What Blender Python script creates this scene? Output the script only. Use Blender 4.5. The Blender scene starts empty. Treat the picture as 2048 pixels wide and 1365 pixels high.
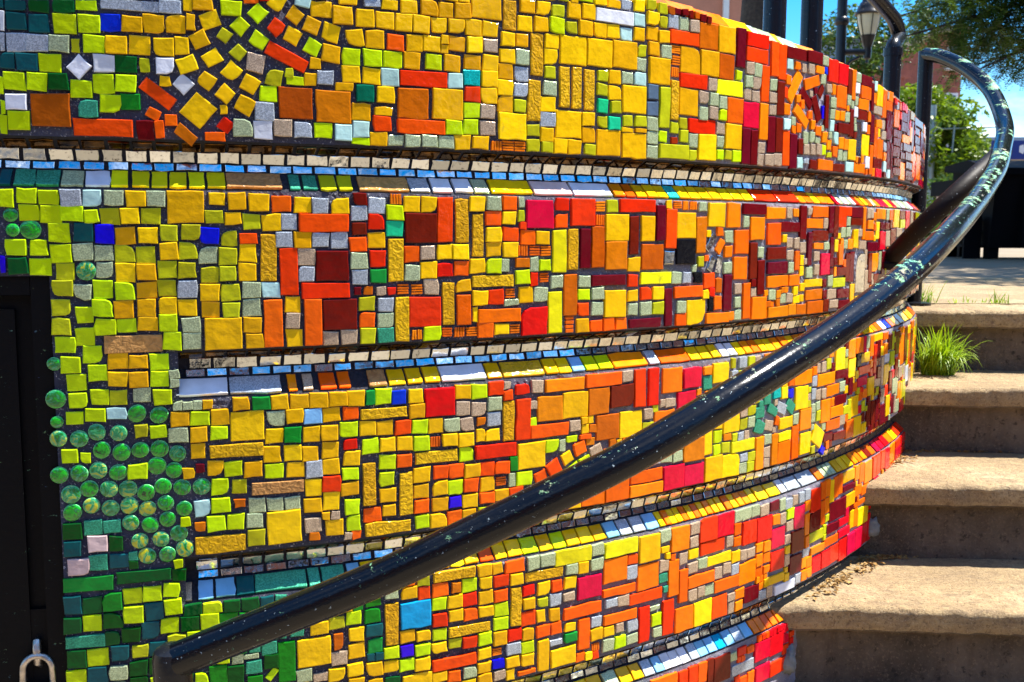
import bpy, math, random
from mathutils import Vector, Matrix, Euler, noise
random.seed(7)
scene = bpy.context.scene
C = scene.collection
PI = math.pi

# ---------------------------------------------------------------- camera
CAM_Z = 1.5
cam_data = bpy.data.cameras.new("camera")
cam_data.sensor_width = 36.0
cam_data.lens = 35.156
cam_data.clip_start = 0.05
cam_data.clip_end = 2000.0
cam_data.dof.use_dof = True
cam_data.dof.focus_distance = 1.80
cam_data.dof.aperture_fstop = 12.0
cam = bpy.data.objects.new("camera", cam_data)
C.objects.link(cam)
cam.matrix_world = Matrix.Translation((0, 0, CAM_Z)) @ Matrix.Rotation(PI/2-0.110819, 4, 'X') @ Matrix.Rotation(0.003531, 4, 'Z')
scene.camera = cam

# ---------------------------------------------------------------- sky, sun, exposure
SUN_EL, SUN_AZ = math.radians(62.0), math.radians(79.0)     # azimuth from +Y towards +X
sun_dir = Vector((math.sin(SUN_AZ)*math.cos(SUN_EL), math.cos(SUN_AZ)*math.cos(SUN_EL), math.sin(SUN_EL)))
world = bpy.data.worlds.new("World"); scene.world = world; world.use_nodes = True
wn, wl = world.node_tree.nodes, world.node_tree.links
bg = wn["Background"]; bg.inputs["Strength"].default_value = 0.095
sky = wn.new("ShaderNodeTexSky"); sky.sky_type = 'NISHITA'; sky.sun_disc = False
sky.sun_elevation = SUN_EL; sky.sun_rotation = SUN_AZ
sky.air_density = 1.0; sky.dust_density = 0.15; sky.ozone_density = 4.0
hs = wn.new("ShaderNodeHueSaturation"); hs.inputs["Saturation"].default_value = 1.5
wl.new(sky.outputs[0], hs.inputs["Color"])
tcw = wn.new("ShaderNodeTexCoord"); mpw = wn.new("ShaderNodeMapping"); mpw.inputs["Scale"].default_value = (1.0, 1.0, 2.6)
nzw = wn.new("ShaderNodeTexNoise"); nzw.inputs["Scale"].default_value = 3.2; nzw.inputs["Detail"].default_value = 7; nzw.inputs["Roughness"].default_value = 0.6
rpw = wn.new("ShaderNodeValToRGB"); rpw.color_ramp.elements[0].position = 0.50; rpw.color_ramp.elements[1].position = 0.72
mxw = wn.new("ShaderNodeMixRGB"); mxw.inputs[2].default_value = (7.5, 7.9, 8.4, 1)
wl.new(tcw.outputs["Generated"], mpw.inputs[0]); wl.new(mpw.outputs[0], nzw.inputs[0]); wl.new(nzw.outputs[0], rpw.inputs[0])
wl.new(rpw.outputs[0], mxw.inputs[0]); wl.new(hs.outputs[0], mxw.inputs[1]); wl.new(mxw.outputs[0], bg.inputs["Color"])
sun = bpy.data.lights.new("sun", 'SUN'); sun.energy = 4.8; sun.angle = math.radians(0.53); sun.color = (1.0, 0.95, 0.86)
so = bpy.data.objects.new("sun", sun); C.objects.link(so)
so.rotation_euler = sun_dir.to_track_quat('Z', 'Y').to_euler()
vs = scene.view_settings
vs.view_transform = 'Standard'; vs.look = 'None'; vs.exposure = 1.55; vs.gamma = 1.0; vs.use_curve_mapping = False
scene.render.film_transparent = False
scene.cycles.max_bounces = 8

# ---------------------------------------------------------------- materials
def mat(name):
    m = bpy.data.materials.new(name); m.use_nodes = True
    n, l = m.node_tree.nodes, m.node_tree.links
    return m, n, l, n["Principled BSDF"]
def ramp(n, l, src, stops):
    r = n.new("ShaderNodeValToRGB"); e = r.color_ramp.elements
    while len(e) < len(stops): e.new(0.5)
    for k, (p_, c_) in enumerate(stops):
        e[k].position = p_; e[k].color = (*c_, 1) if len(c_) == 3 else c_
    l.new(src, r.inputs[0]); return r
def noise_tex(n, l, scale, detail=4, rough=0.55, vec=None, dist=0.0):
    t = n.new("ShaderNodeTexNoise"); t.inputs["Scale"].default_value = scale; t.inputs["Detail"].default_value = detail
    t.inputs["Roughness"].default_value = rough; t.inputs["Distortion"].default_value = dist
    if vec is not None: l.new(vec, t.inputs[0])
    return t
def bump(n, l, b, src, strength, dist=0.01):
    bp = n.new("ShaderNodeBump"); bp.inputs["Strength"].default_value = strength; bp.inputs["Distance"].default_value = dist
    l.new(src, bp.inputs["Height"]); l.new(bp.outputs[0], b.inputs["Normal"]); return bp
def geo_pos(n):
    return n.new("ShaderNodeNewGeometry").outputs["Position"]
def mixc(n, l, fac, a, b_, mode='MIX'):
    m = n.new("ShaderNodeMixRGB"); m.blend_type = mode
    for k, v in ((0, fac), (1, a), (2, b_)):
        if isinstance(v, (int, float)): m.inputs[k].default_value = v
        elif isinstance(v, tuple): m.inputs[k].default_value = (*v, 1)
        else: l.new(v, m.inputs[k])
    return m.outputs[0]

def glass_tile(name, col, rough=0.07, var=0.16, kind='glass'):
    """glazed / glass mosaic piece: slightly uneven colour, per-piece variation, glossy face"""
    m, n, l, b = mat(name)
    oi = n.new("ShaderNodeObjectInfo"); pos = geo_pos(n)
    mr = n.new("ShaderNodeMapRange"); mr.inputs["To Min"].default_value = 1.0-var; mr.inputs["To Max"].default_value = 1.0+var*0.55
    l.new(oi.outputs["Random"], mr.inputs[0])
    nz = noise_tex(n, l, 38, 3, 0.5, pos)
    mr2 = n.new("ShaderNodeMapRange"); mr2.inputs["To Min"].default_value = 0.68; mr2.inputs["To Max"].default_value = 1.25
    l.new(nz.outputs[0], mr2.inputs[0])
    mul = n.new("ShaderNodeMath"); mul.operation = 'MULTIPLY'; l.new(mr.outputs[0], mul.inputs[0]); l.new(mr2.outputs[0], mul.inputs[1])
    hv = n.new("ShaderNodeHueSaturation"); hv.inputs["Color"].default_value = (*col, 1); l.new(mul.outputs[0], hv.inputs["Value"])
    hm = n.new("ShaderNodeMapRange"); hm.inputs["To Min"].default_value = 0.488; hm.inputs["To Max"].default_value = 0.512
    l.new(oi.outputs["Random"], hm.inputs[0]); l.new(hm.outputs[0], hv.inputs["Hue"])
    out = hv.outputs[0]
    b.inputs["Roughness"].default_value = rough
    b.inputs["IOR"].default_value = 1.25
    if kind == 'glass':
        sm = noise_tex(n, l, 75, 3, 0.5, pos)
        bump(n, l, b, sm.outputs[0], 0.30, 0.003)
        # weather film: faint mortar haze on the face
        dz = noise_tex(n, l, 420, 5, 0.7, pos)
        dr = ramp(n, l, dz.outputs[0], [(0.70, (0, 0, 0)), (0.77, (0.35, 0.35, 0.35))])
        out = mixc(n, l, dr.outputs[0], out, (0.42, 0.42, 0.46))
        st = noise_tex(n, l, 26, 6, 0.7, pos, 0.5)
        out = mixc(n, l, ramp(n, l, st.outputs[0], [(0.66, (0, 0, 0)), (0.76, (0.45, 0.45, 0.45))]).outputs[0], out, (0.10, 0.08, 0.06))
    if kind == 'glitter':
        v = n.new("ShaderNodeTexVoronoi"); v.inputs["Scale"].default_value = 700; l.new(pos, v.inputs[0])
        vm = n.new("ShaderNodeSeparateColor"); l.new(v.outputs["Color"], vm.inputs[0])
        g = ramp(n, l, vm.outputs[0], [(0.0, tuple(c*0.55 for c in col)), (0.6, col), (1.0, tuple(min(c*1.5, 0.95) for c in col))])
        out = mixc(n, l, 0.75, out, g.outputs[0])
        b.inputs["Metallic"].default_value = 0.25
        b.inputs["Roughness"].default_value = 0.22
        bump(n, l, b, v.outputs["Distance"], 0.25, 0.001)
    if kind == 'ripple':
        mp = n.new("ShaderNodeTexNoise"); mp.inputs["Scale"].default_value = 95; mp.inputs["Detail"].default_value = 2; mp.inputs["Distortion"].default_value = 1.5
        l.new(pos, mp.inputs[0])
        bump(n, l, b, mp.outputs[0], 0.6, 0.004)
        out = mixc(n, l, 0.35, out, ramp(n, l, mp.outputs[0], [(0.35, tuple(c*0.35 for c in col)), (0.62, tuple(min(1, c*1.25) for c in col))]).outputs[0])
    l.new(out, b.inputs["Base Color"])
    b.inputs["Coat Weight"].default_value = 0.0
    return m

COL = {   # code: (name stem, linear colour, kind)
 'Y': ('yellow', (0.92, 0.55, 0.005), 'glass'), 'A': ('gold', (0.84, 0.46, 0.005), 'glass'), 'L': ('lime', (0.56, 0.76, 0.004), 'glass'),
 'V': ('olive', (0.50, 0.50, 0.010), 'glass'), 'F': ('lemon', (0.80, 0.74, 0.008), 'glass'), 'G': ('dark_green', (0.004, 0.085, 0.012), 'glass'),
 'g': ('green', (0.010, 0.24, 0.020), 'glass'), 'e': ('sea_green', (0.045, 0.32, 0.19), 'glitter'), 'E': ('bottle_green', (0.003, 0.13, 0.07), 'glass'),
 'I': ('emerald', (0.015, 0.56, 0.24), 'glass'), 'T': ('dark_teal', (0.006, 0.085, 0.095), 'glass'), 'J': ('turquoise', (0.006, 0.50, 0.46), 'glitter'),
 'C': ('pale_aqua', (0.46, 0.72, 0.68), 'glass'), 'c': ('sky_blue', (0.22, 0.52, 0.82), 'glass'), 'b': ('blue', (0.006, 0.33, 0.60), 'glass'),
 'N': ('cobalt', (0.004, 0.008, 0.62), 'glass'), 'S': ('silver', (0.42, 0.47, 0.52), 'glitter'), 'W': ('white', (0.74, 0.77, 0.84), 'glass'),
 'P': ('sage', (0.44, 0.52, 0.30), 'glitter'), 'U': ('beige', (0.50, 0.37, 0.25), 'glitter'), 't': ('tan', (0.50, 0.25, 0.08), 'ripple'),
 'H': ('honey', (0.68, 0.38, 0.010), 'ripple'), 'O': ('orange', (0.90, 0.19, 0.004), 'glass'), 'r': ('vermilion', (0.86, 0.075, 0.004), 'glass'),
 'R': ('red', (0.72, 0.006, 0.008), 'glass'), 'D': ('maroon', (0.15, 0.004, 0.005), 'glass'), 'Q': ('amber', (0.62, 0.15, 0.004), 'glass'),
 'B': ('rust', (0.38, 0.055, 0.004), 'glass'), 'K': ('black', (0.006, 0.006, 0.008), 'glass'), 'Z': ('slate', (0.10, 0.15, 0.24), 'glass'),
 'X': ('striped_orange', (0.84, 0.19, 0.008), 'glass'), 'w': ('pearl', (0.68, 0.50, 0.48), 'glass'), 'M': ('mirror', None, None), 'o': ('gem', None, None)}
TM = {}
for k_, (nm_, col_, kd_) in COL.items():
    if col_: TM[k_] = glass_tile(nm_ + "_tile_glass", col_, kind=kd_)
m, n, l, b = mat("mirror_glass")
b.inputs["Metallic"].default_value = 1.0; pos = geo_pos(n)
oi = n.new("ShaderNodeObjectInfo"); mr = n.new("ShaderNodeMapRange"); mr.inputs["To Min"].default_value = 0.48; mr.inputs["To Max"].default_value = 0.95; l.new(oi.outputs["Random"], mr.inputs[0])  # per-tile darkening stands in for dark things reflected
nz = noise_tex(n, l, 30, 2, 0.5, pos); bump(n, l, b, nz.outputs[0], 0.22, 0.005)
cr = noise_tex(n, l, 180, 6, 0.75, pos)
cc = mixc(n, l, ramp(n, l, cr.outputs[0], [(0.56, (0, 0, 0)), (0.68, (1, 1, 1))]).outputs[0], (0.90, 0.93, 0.93), (0.16, 0.13, 0.10))
hv = n.new("ShaderNodeHueSaturation"); l.new(cc, hv.inputs["Color"]); l.new(mr.outputs[0], hv.inputs["Value"]); l.new(hv.outputs[0], b.inputs["Base Color"])
l.new(ramp(n, l, cr.outputs[0], [(0.4, (0.03, 0.03, 0.03)), (0.7, (0.35, 0.35, 0.35))]).outputs[0], b.inputs["Roughness"])
TM['M'] = m
m, n, l, b = mat("reflection_tinted_mirror")  # dark amber paints in the shaded amber ledges this row reflects
b.inputs["Metallic"].default_value = 0.8; b.inputs["Roughness"].default_value = 0.08
nz = noise_tex(n, l, 40, 3, 0.5, geo_pos(n)); l.new(ramp(n, l, nz.outputs[0], [(0.4, (0.030, 0.014, 0.004)), (0.62, (0.22, 0.095, 0.012))]).outputs[0], b.inputs["Base Color"])
TM['a'] = m
m, n, l, b = mat("green_gem_glass")
oi = n.new("ShaderNodeObjectInfo"); pos = geo_pos(n)
nz = noise_tex(n, l, 55, 3, 0.55, pos, 2.2)
ad = n.new("ShaderNodeMath"); ad.operation = 'MULTIPLY_ADD'; ad.inputs[1].default_value = 0.34; l.new(oi.outputs["Random"], ad.inputs[0]); l.new(nz.outputs[0], ad.inputs[2])
rr = ramp(n, l, ad.outputs[0], [(0.34, (0.002, 0.06, 0.006)), (0.50, (0.006, 0.42, 0.008)), (0.62, (0.006, 0.14, 0.012)), (0.76, (0.02, 0.34, 0.13)), (0.88, (0.46, 0.46, 0.012))])
l.new(rr.outputs[0], b.inputs["Base Color"]); b.inputs["Roughness"].default_value = 0.04; b.inputs["Coat Weight"].default_value = 0.8; b.inputs["Coat Roughness"].default_value = 0.02
wv = noise_tex(n, l, 160, 2, 0.5, pos, 3.0); bump(n, l, b, wv.outputs[0], 0.35, 0.002)
TM['o'] = m

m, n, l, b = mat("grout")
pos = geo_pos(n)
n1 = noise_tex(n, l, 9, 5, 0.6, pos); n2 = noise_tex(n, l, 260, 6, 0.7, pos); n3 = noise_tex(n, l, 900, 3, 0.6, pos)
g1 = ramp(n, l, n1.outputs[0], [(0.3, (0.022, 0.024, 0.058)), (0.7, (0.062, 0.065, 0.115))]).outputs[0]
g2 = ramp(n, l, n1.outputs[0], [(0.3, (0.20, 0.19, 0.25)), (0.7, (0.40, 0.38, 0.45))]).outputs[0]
sxg = n.new("ShaderNodeSeparateXYZ"); l.new(pos, sxg.inputs[0])          # grout grows paler towards the stairs
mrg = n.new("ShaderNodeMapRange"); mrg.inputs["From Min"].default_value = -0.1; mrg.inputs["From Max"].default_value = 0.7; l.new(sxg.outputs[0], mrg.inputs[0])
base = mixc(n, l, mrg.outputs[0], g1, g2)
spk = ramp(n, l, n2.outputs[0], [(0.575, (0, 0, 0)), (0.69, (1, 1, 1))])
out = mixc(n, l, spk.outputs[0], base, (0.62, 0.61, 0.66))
l.new(out, b.inputs["Base Color"]); b.inputs["Roughness"].default_value = 0.85
ad = n.new("ShaderNodeMath"); ad.operation = 'ADD'; l.new(n2.outputs[0], ad.inputs[0]); l.new(n3.outputs[0], ad.inputs[1])
bump(n, l, b, ad.outputs[0], 0.9, 0.004)
GROUT = m

m, n, l, b = mat("stair_concrete")
pos = geo_pos(n)
n1 = noise_tex(n, l, 3.2, 6, 0.62, pos); n2 = noise_tex(n, l, 34, 6, 0.7, pos); n3 = noise_tex(n, l, 300, 4, 0.7, pos)
mpv = n.new("ShaderNodeMapping"); mpv.inputs["Scale"].default_value = (1.0, 6.0, 6.0); l.new(pos, mpv.inputs[0])
n4 = noise_tex(n, l, 9, 5, 0.65, mpv.outputs[0])
c1 = ramp(n, l, n1.outputs[0], [(0.32, (0.27, 0.185, 0.092)), (0.52, (0.41, 0.295, 0.150)), (0.70, (0.53, 0.41, 0.24))]).outputs[0]
c2 = mixc(n, l, ramp(n, l, n2.outputs[0], [(0.40, (0.6, 0.6, 0.6)), (0.56, (0, 0, 0))]).outputs[0], c1, (0.24, 0.16, 0.085))
c3 = mixc(n, l, ramp(n, l, n3.outputs[0], [(0.56, (0, 0, 0)), (0.68, (0.8, 0.8, 0.8))]).outputs[0], c2, (0.60, 0.48, 0.30))
c4 = mixc(n, l, ramp(n, l, n4.outputs[0], [(0.50, (0, 0, 0)), (0.72, (0.55, 0.55, 0.55))]).outputs[0], c3, (0.16, 0.115, 0.075))
l.new(c4, b.inputs["Base Color"]); b.inputs["Roughness"].default_value = 0.9
n5 = noise_tex(n, l, 120, 6, 0.75, pos)
c5 = mixc(n, l, ramp(n, l, n5.outputs[0], [(0.37, (0.85, 0.85, 0.85)), (0.48, (0, 0, 0))]).outputs[0], c4, (0.15, 0.10, 0.055))
vp = n.new("ShaderNodeTexVoronoi"); vp.inputs["Scale"].default_value = 42; l.new(pos, vp.inputs[0])
c6 = mixc(n, l, ramp(n, l, vp.outputs["Distance"], [(0.05, (0.8, 0.8, 0.8)), (0.10, (0, 0, 0))]).outputs[0], c5, (0.09, 0.065, 0.04))
l.new(c6, b.inputs["Base Color"])
ad = n.new("ShaderNodeMath"); ad.operation = 'ADD'; l.new(n2.outputs[0], ad.inputs[0]); l.new(n5.outputs[0], ad.inputs[1])
bump(n, l, b, ad.outputs[0], 1.0, 0.009)
CONC = m
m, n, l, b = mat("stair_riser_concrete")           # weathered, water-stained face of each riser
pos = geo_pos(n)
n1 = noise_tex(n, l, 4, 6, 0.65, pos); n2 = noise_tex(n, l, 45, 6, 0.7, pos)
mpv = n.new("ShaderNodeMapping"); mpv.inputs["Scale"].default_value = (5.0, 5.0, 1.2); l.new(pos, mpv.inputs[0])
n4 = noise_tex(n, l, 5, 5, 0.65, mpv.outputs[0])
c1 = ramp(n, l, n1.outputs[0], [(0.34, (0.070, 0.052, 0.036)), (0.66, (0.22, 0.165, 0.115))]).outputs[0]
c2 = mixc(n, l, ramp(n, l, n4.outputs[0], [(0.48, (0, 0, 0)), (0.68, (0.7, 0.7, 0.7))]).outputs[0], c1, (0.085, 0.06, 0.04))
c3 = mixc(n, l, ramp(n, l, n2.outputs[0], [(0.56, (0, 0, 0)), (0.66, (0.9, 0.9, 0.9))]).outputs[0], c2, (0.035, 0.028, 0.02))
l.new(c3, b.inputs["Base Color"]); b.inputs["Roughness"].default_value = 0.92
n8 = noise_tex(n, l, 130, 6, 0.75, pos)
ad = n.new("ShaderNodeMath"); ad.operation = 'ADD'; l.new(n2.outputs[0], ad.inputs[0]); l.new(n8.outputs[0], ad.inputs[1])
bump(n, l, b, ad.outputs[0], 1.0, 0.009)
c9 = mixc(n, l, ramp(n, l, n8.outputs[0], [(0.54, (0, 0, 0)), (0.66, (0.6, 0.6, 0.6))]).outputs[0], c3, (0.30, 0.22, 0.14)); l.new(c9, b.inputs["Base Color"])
RISER = m
m, n, l, b = mat("pavement_concrete")
pos = geo_pos(n)
n1 = noise_tex(n, l, 1.1, 6, 0.6, pos); n2 = noise_tex(n, l, 60, 5, 0.7, pos)
c1 = ramp(n, l, n1.outputs[0], [(0.3, (0.165, 0.13, 0.085)), (0.7, (0.245, 0.195, 0.13))]).outputs[0]
c2 = mixc(n, l, ramp(n, l, n2.outputs[0], [(0.4, (0.5, 0.5, 0.5)), (0.55, (0, 0, 0))]).outputs[0], c1, (0.25, 0.19, 0.12))
l.new(c2, b.inputs["Base Color"]); b.inputs["Roughness"].default_value = 0.9; bump(n, l, b, n2.outputs[0], 0.4, 0.004)
PAVE = m

def painted_metal(name, col, chip, chip_lo, chip_hi, rough=0.25, under=(0.16, 0.52, 0.34), spk=0.685):
    m, n, l, b = mat(name)
    pos0 = geo_pos(n); g = n.new("ShaderNodeNewGeometry")
    mpr = n.new("ShaderNodeMapping"); mpr.inputs["Scale"].default_value = (0.55, 0.30, 1.0); l.new(pos0, mpr.inputs[0]); pos = mpr.outputs[0]
    sx = n.new("ShaderNodeSeparateXYZ"); l.new(g.outputs["Normal"], sx.inputs[0])
    up = n.new("ShaderNodeMapRange"); up.inputs["From Min"].default_value = -0.1; up.inputs["From Max"].default_value = 0.75; l.new(sx.outputs[2], up.inputs[0])
    px = n.new("ShaderNodeSeparateXYZ"); l.new(pos0, px.inputs[0])
    ex = n.new("ShaderNodeMapRange"); ex.inputs["From Min"].default_value = -0.35; ex.inputs["From Max"].default_value = 0.75
    ex.inputs["To Min"].default_value = 0.0; ex.inputs["To Max"].default_value = chip; l.new(px.outputs[0], ex.inputs[0])
    n1 = noise_tex(n, l, 85, 8, 0.80, pos, 0.0); n2 = noise_tex(n, l, 190, 4, 0.6, pos0)
    n7 = noise_tex(n, l, 13, 3, 0.6, pos); cl = n.new("ShaderNodeMapRange"); cl.inputs["From Min"].default_value = 0.40; cl.inputs["From Max"].default_value = 0.60; l.new(n7.outputs[0], cl.inputs[0])
    ux = n.new("ShaderNodeMath"); ux.operation = 'MULTIPLY'; l.new(up.outputs[0], ux.inputs[0]); l.new(cl.outputs[0], ux.inputs[1])
    w = n.new("ShaderNodeMath"); w.operation = 'MULTIPLY'; l.new(ux.outputs[0], w.inputs[0]); l.new(ex.outputs[0], w.inputs[1])
    s = n.new("ShaderNodeMath"); s.operation = 'ADD'; l.new(n1.outputs[0], s.inputs[0]); l.new(w.outputs[0], s.inputs[1])
    f = ramp(n, l, s.outputs[0], [(chip_lo, (0, 0, 0)), (chip_hi, (1, 1, 1))])
    sp = ramp(n, l, n2.outputs[0], [(spk, (0, 0, 0)), (spk+0.025, (1, 1, 1))])
    n5 = noise_tex(n, l, 70, 3, 0.6, pos)
    und = ramp(n, l, n5.outputs[0], [(0.36, under), (0.52, (0.22, 0.42, 0.20)), (0.66, (0.28, 0.22, 0.15))]).outputs[0]
    c1 = mixc(n, l, f.outputs[0], col, und)
    c2 = mixc(n, l, sp.outputs[0], c1, (0.42, 0.50, 0.52))
    l.new(c2, b.inputs["Base Color"])
    rr = mixc(n, l, f.outputs[0], (rough, rough, rough), (0.7, 0.7, 0.7)); l.new(rr, b.inputs["Roughness"])
    sub = n.new("ShaderNodeMath"); sub.operation = 'MULTIPLY_ADD'; sub.inputs[1].default_value = -0.8
    l.new(f.outputs[0], sub.inputs[0]); n6 = noise_tex(n, l, 120, 4, 0.6, pos); l.new(n6.outputs[0], sub.inputs[2])
    bump(n, l, b, sub.outputs[0], 0.35, 0.0015)
    b.inputs["Specular IOR Level"].default_value = 0.32
    return m
RAIL = painted_metal("chipped_black_paint", (0.003, 0.0035, 0.006), 0.155, 0.640, 0.655, 0.15)
POST = painted_metal("black_paint", (0.008, 0.009, 0.012), 0.0, 0.735, 0.75)
DARKBAR = painted_metal("worn_brown_black_paint", (0.008, 0.005, 0.005), 0.0, 0.74, 0.76, 0.55)
DARKBAR.node_tree.nodes["Principled BSDF"].inputs["Specular IOR Level"].default_value = 0.15
DOORM = painted_metal("black_door_paint", (0.0025, 0.0025, 0.0035), 0.0, 0.655, 0.67, 0.55, (0.06, 0.10, 0.24), 0.76)

DOORM.node_tree.nodes["Principled BSDF"].inputs["Specular IOR Level"].default_value = 0.12
def plain(name, col, rough=0.7, metal=0.0, scale=20, amt=0.3, bmp=0.2):
    m, n, l, b = mat(name); pos = geo_pos(n)
    nz = noise_tex(n, l, scale, 5, 0.6, pos)
    r_ = ramp(n, l, nz.outputs[0], [(0.3, tuple(c*(1-amt) for c in col)), (0.7, tuple(min(1, c*(1+amt*0.6)) for c in col))])
    l.new(r_.outputs[0], b.inputs["Base Color"]); b.inputs["Roughness"].default_value = rough; b.inputs["Metallic"].default_value = metal
    if bmp: bump(n, l, b, nz.outputs[0], bmp, 0.01)
    return m
GROOVEM = plain("dark_groove_grout", (0.016, 0.017, 0.030), 0.9, 0, 200, 0.5, 0.6)
GEMRIM = plain("gem_rim_glass", (0.20, 0.66, 0.26), 0.08, 0, 200, 0.6, 0.1)
STEEL = plain("worn_steel", (0.55, 0.50, 0.45), 0.35, 1.0, 80, 0.4, 0.3)
LAMPBLACK = plain("lamp_black_metal", (0.010, 0.010, 0.016), 0.3)
MILK = plain("milky_lamp_glass", (0.72, 0.66, 0.48), 0.25, 0, 8, 0.08, 0)
BARK = plain("bark", (0.050, 0.038, 0.028), 0.9, 0, 30, 0.5, 0.6)
SOIL = plain("planter_soil", (0.050, 0.036, 0.024), 0.95, 0, 40, 0.5, 0.6)
BRICK_R = plain("far_red_brick", (0.30, 0.085, 0.05), 0.85, 0, 3, 0.25)
BRICK_S = plain("salmon_render", (0.50, 0.20, 0.12), 0.85, 0, 3, 0.12)
STONE_T = plain("tan_stone", (0.46, 0.38, 0.29), 0.8, 0, 3, 0.15)
GREYB = plain("blue_grey_cladding", (0.20, 0.27, 0.38), 0.6, 0, 2, 0.12)
ROOF = plain("slate_roof", (0.09, 0.10, 0.12), 0.7, 0, 4, 0.2)
WINGL = plain("window_glass", (0.03, 0.05, 0.08), 0.08, 0, 2, 0.2, 0)
TRIM = plain("white_trim", (0.72, 0.70, 0.66), 0.6, 0, 4, 0.08)
BIN = plain("black_bin_metal", (0.002, 0.002, 0.003), 0.7, 0, 8, 0.3)
BIN.node_tree.nodes["Principled BSDF"].inputs["Specular IOR Level"].default_value = 0.1
SIGNB = plain("sign_blue", (0.012, 0.035, 0.22), 0.4, 0, 2, 0.05, 0)
SIGNW = plain("sign_white", (0.75, 0.77, 0.80), 0.4, 0, 2, 0.05, 0)
GALV = plain("galvanised_steel", (0.30, 0.36, 0.36), 0.45, 0.6, 10, 0.15)
LEAFDRY = plain("dry_leaf", (0.34, 0.20, 0.055), 0.8, 0, 60, 0.5, 0)
def leaf_mat(name, lo, hi, scale=2.0):
    m, n, l, b = mat(name); pos = geo_pos(n); nz = noise_tex(n, l, scale, 4, 0.6, pos)
    r_ = ramp(n, l, nz.outputs[0], [(0.35, lo), (0.65, hi)])
    l.new(r_.outputs[0], b.inputs["Base Color"]); b.inputs["Roughness"].default_value = 0.45
    tr = n.new("ShaderNodeBsdfTranslucent"); l.new(r_.outputs[0], tr.inputs[0])
    mx = n.new("ShaderNodeMixShader"); mx.inputs[0].default_value = 0.42
    l.new(b.outputs[0], mx.inputs[1]); l.new(tr.outputs[0], mx.inputs[2])
    l.new(mx.outputs[0], n["Material Output"].inputs[0]); return m
LEAF_A = leaf_mat("sunny_leaf", (0.07, 0.15, 0.005), (0.19, 0.27, 0.007))
LEAF_B = leaf_mat("locust_leaf", (0.025, 0.070, 0.012), (0.10, 0.165, 0.012))
GRASS = leaf_mat("grass_blade", (0.17, 0.32, 0.005), (0.33, 0.46, 0.008), 30)

# ---------------------------------------------------------------- mesh helpers
def mesh_obj(name, verts, faces, material, parent=None, smooth=False, mats=None, fmat=None):
    me = bpy.data.meshes.new(name); me.from_pydata(verts, [], faces)
    if mats:
        for mm in mats: me.materials.append(mm)
        if fmat: me.polygons.foreach_set("material_index", fmat)
    else: me.materials.append(material)
    if smooth: me.polygons.foreach_set("use_smooth", [True]*len(me.polygons))
    me.update()
    o = bpy.data.objects.new(name, me); C.objects.link(o)
    if parent is not None: o.parent = parent
    return o
def empty(name, loc=(0, 0, 0), parent=None):
    o = bpy.data.objects.new(name, None); o.empty_display_size = 0.1; C.objects.link(o); o.location = loc
    if parent is not None: o.parent = parent
    return o
def tag(o, label=None, cat=None, group=None, kind=None):
    if label: o["label"] = label
    if cat: o["category"] = cat
    if group: o["group"] = group
    if kind: o["kind"] = kind
    return o
class MB:
    def __init__(s): s.v, s.f = [], []
    def box(s, c, d, rz=0.0, bevel=0.0):
        x, y, z = d[0]/2, d[1]/2, d[2]/2; R = Matrix.Rotation(rz, 3, 'Z'); k = len(s.v)
        for q in ((-x,-y,-z),(x,-y,-z),(x,y,-z),(-x,y,-z),(-x,-y,z),(x,-y,z),(x,y,z),(-x,y,z)):
            s.v.append(tuple(R @ Vector(q) + Vector(c)))
        s.f += [tuple(k+i for i in q) for q in ((0,3,2,1),(4,5,6,7),(0,1,5,4),(1,2,6,5),(2,3,7,6),(3,0,4,7))]; return s
    def tube(s, pts, rad, seg=16, cap=True):
        pts = [Vector(p) for p in pts]; rad = rad if isinstance(rad, (list, tuple)) else [rad]*len(pts)
        up = Vector((0, 0, 1)); prev = None; rings = []
        for i, p in enumerate(pts):
            t = (pts[min(i+1, len(pts)-1)] - pts[max(i-1, 0)]).normalized()
            if prev is None:
                a = t.cross(up); a = a.normalized() if a.length > 1e-3 else Vector((1, 0, 0))
            else:
                a = (prev - t*prev.dot(t)).normalized()
            prev = a; bb = t.cross(a); k = len(s.v)
            for j in range(seg):
                an = 2*PI*j/seg; s.v.append(tuple(p + (a*math.cos(an)+bb*math.sin(an))*rad[i]))
            rings.append(k)
        for r0, r1 in zip(rings, rings[1:]):
            for j in range(seg): s.f.append((r0+j, r0+(j+1) % seg, r1+(j+1) % seg, r1+j))
        if cap:
            s.f.append(tuple(rings[0]+j for j in reversed(range(seg)))); s.f.append(tuple(rings[-1]+j for j in range(seg)))
        return s
    def lathe(s, prof, c=(0, 0, 0), seg=20):
        k = len(s.v); c = Vector(c)
        for r, z in prof:
            for j in range(seg):
                a = 2*PI*j/seg; s.v.append((c.x+r*math.cos(a), c.y+r*math.sin(a), c.z+z))
        for i in range(len(prof)-1):
            for j in range(seg):
                s.f.append((k+i*seg+j, k+i*seg+(j+1) % seg, k+(i+1)*seg+(j+1) % seg, k+(i+1)*seg+j))
        s.f.append(tuple(k+j for j in reversed(range(seg)))); s.f.append(tuple(k+(len(prof)-1)*seg+j for j in range(seg)))
        return s
    def build(s, name, material, parent=None, smooth=False): 
        o = mesh_obj(name, s.v, s.f, material, parent, smooth)
        if smooth: o.data.set_sharp_from_angle(angle=math.radians(40))
        return o
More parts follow.
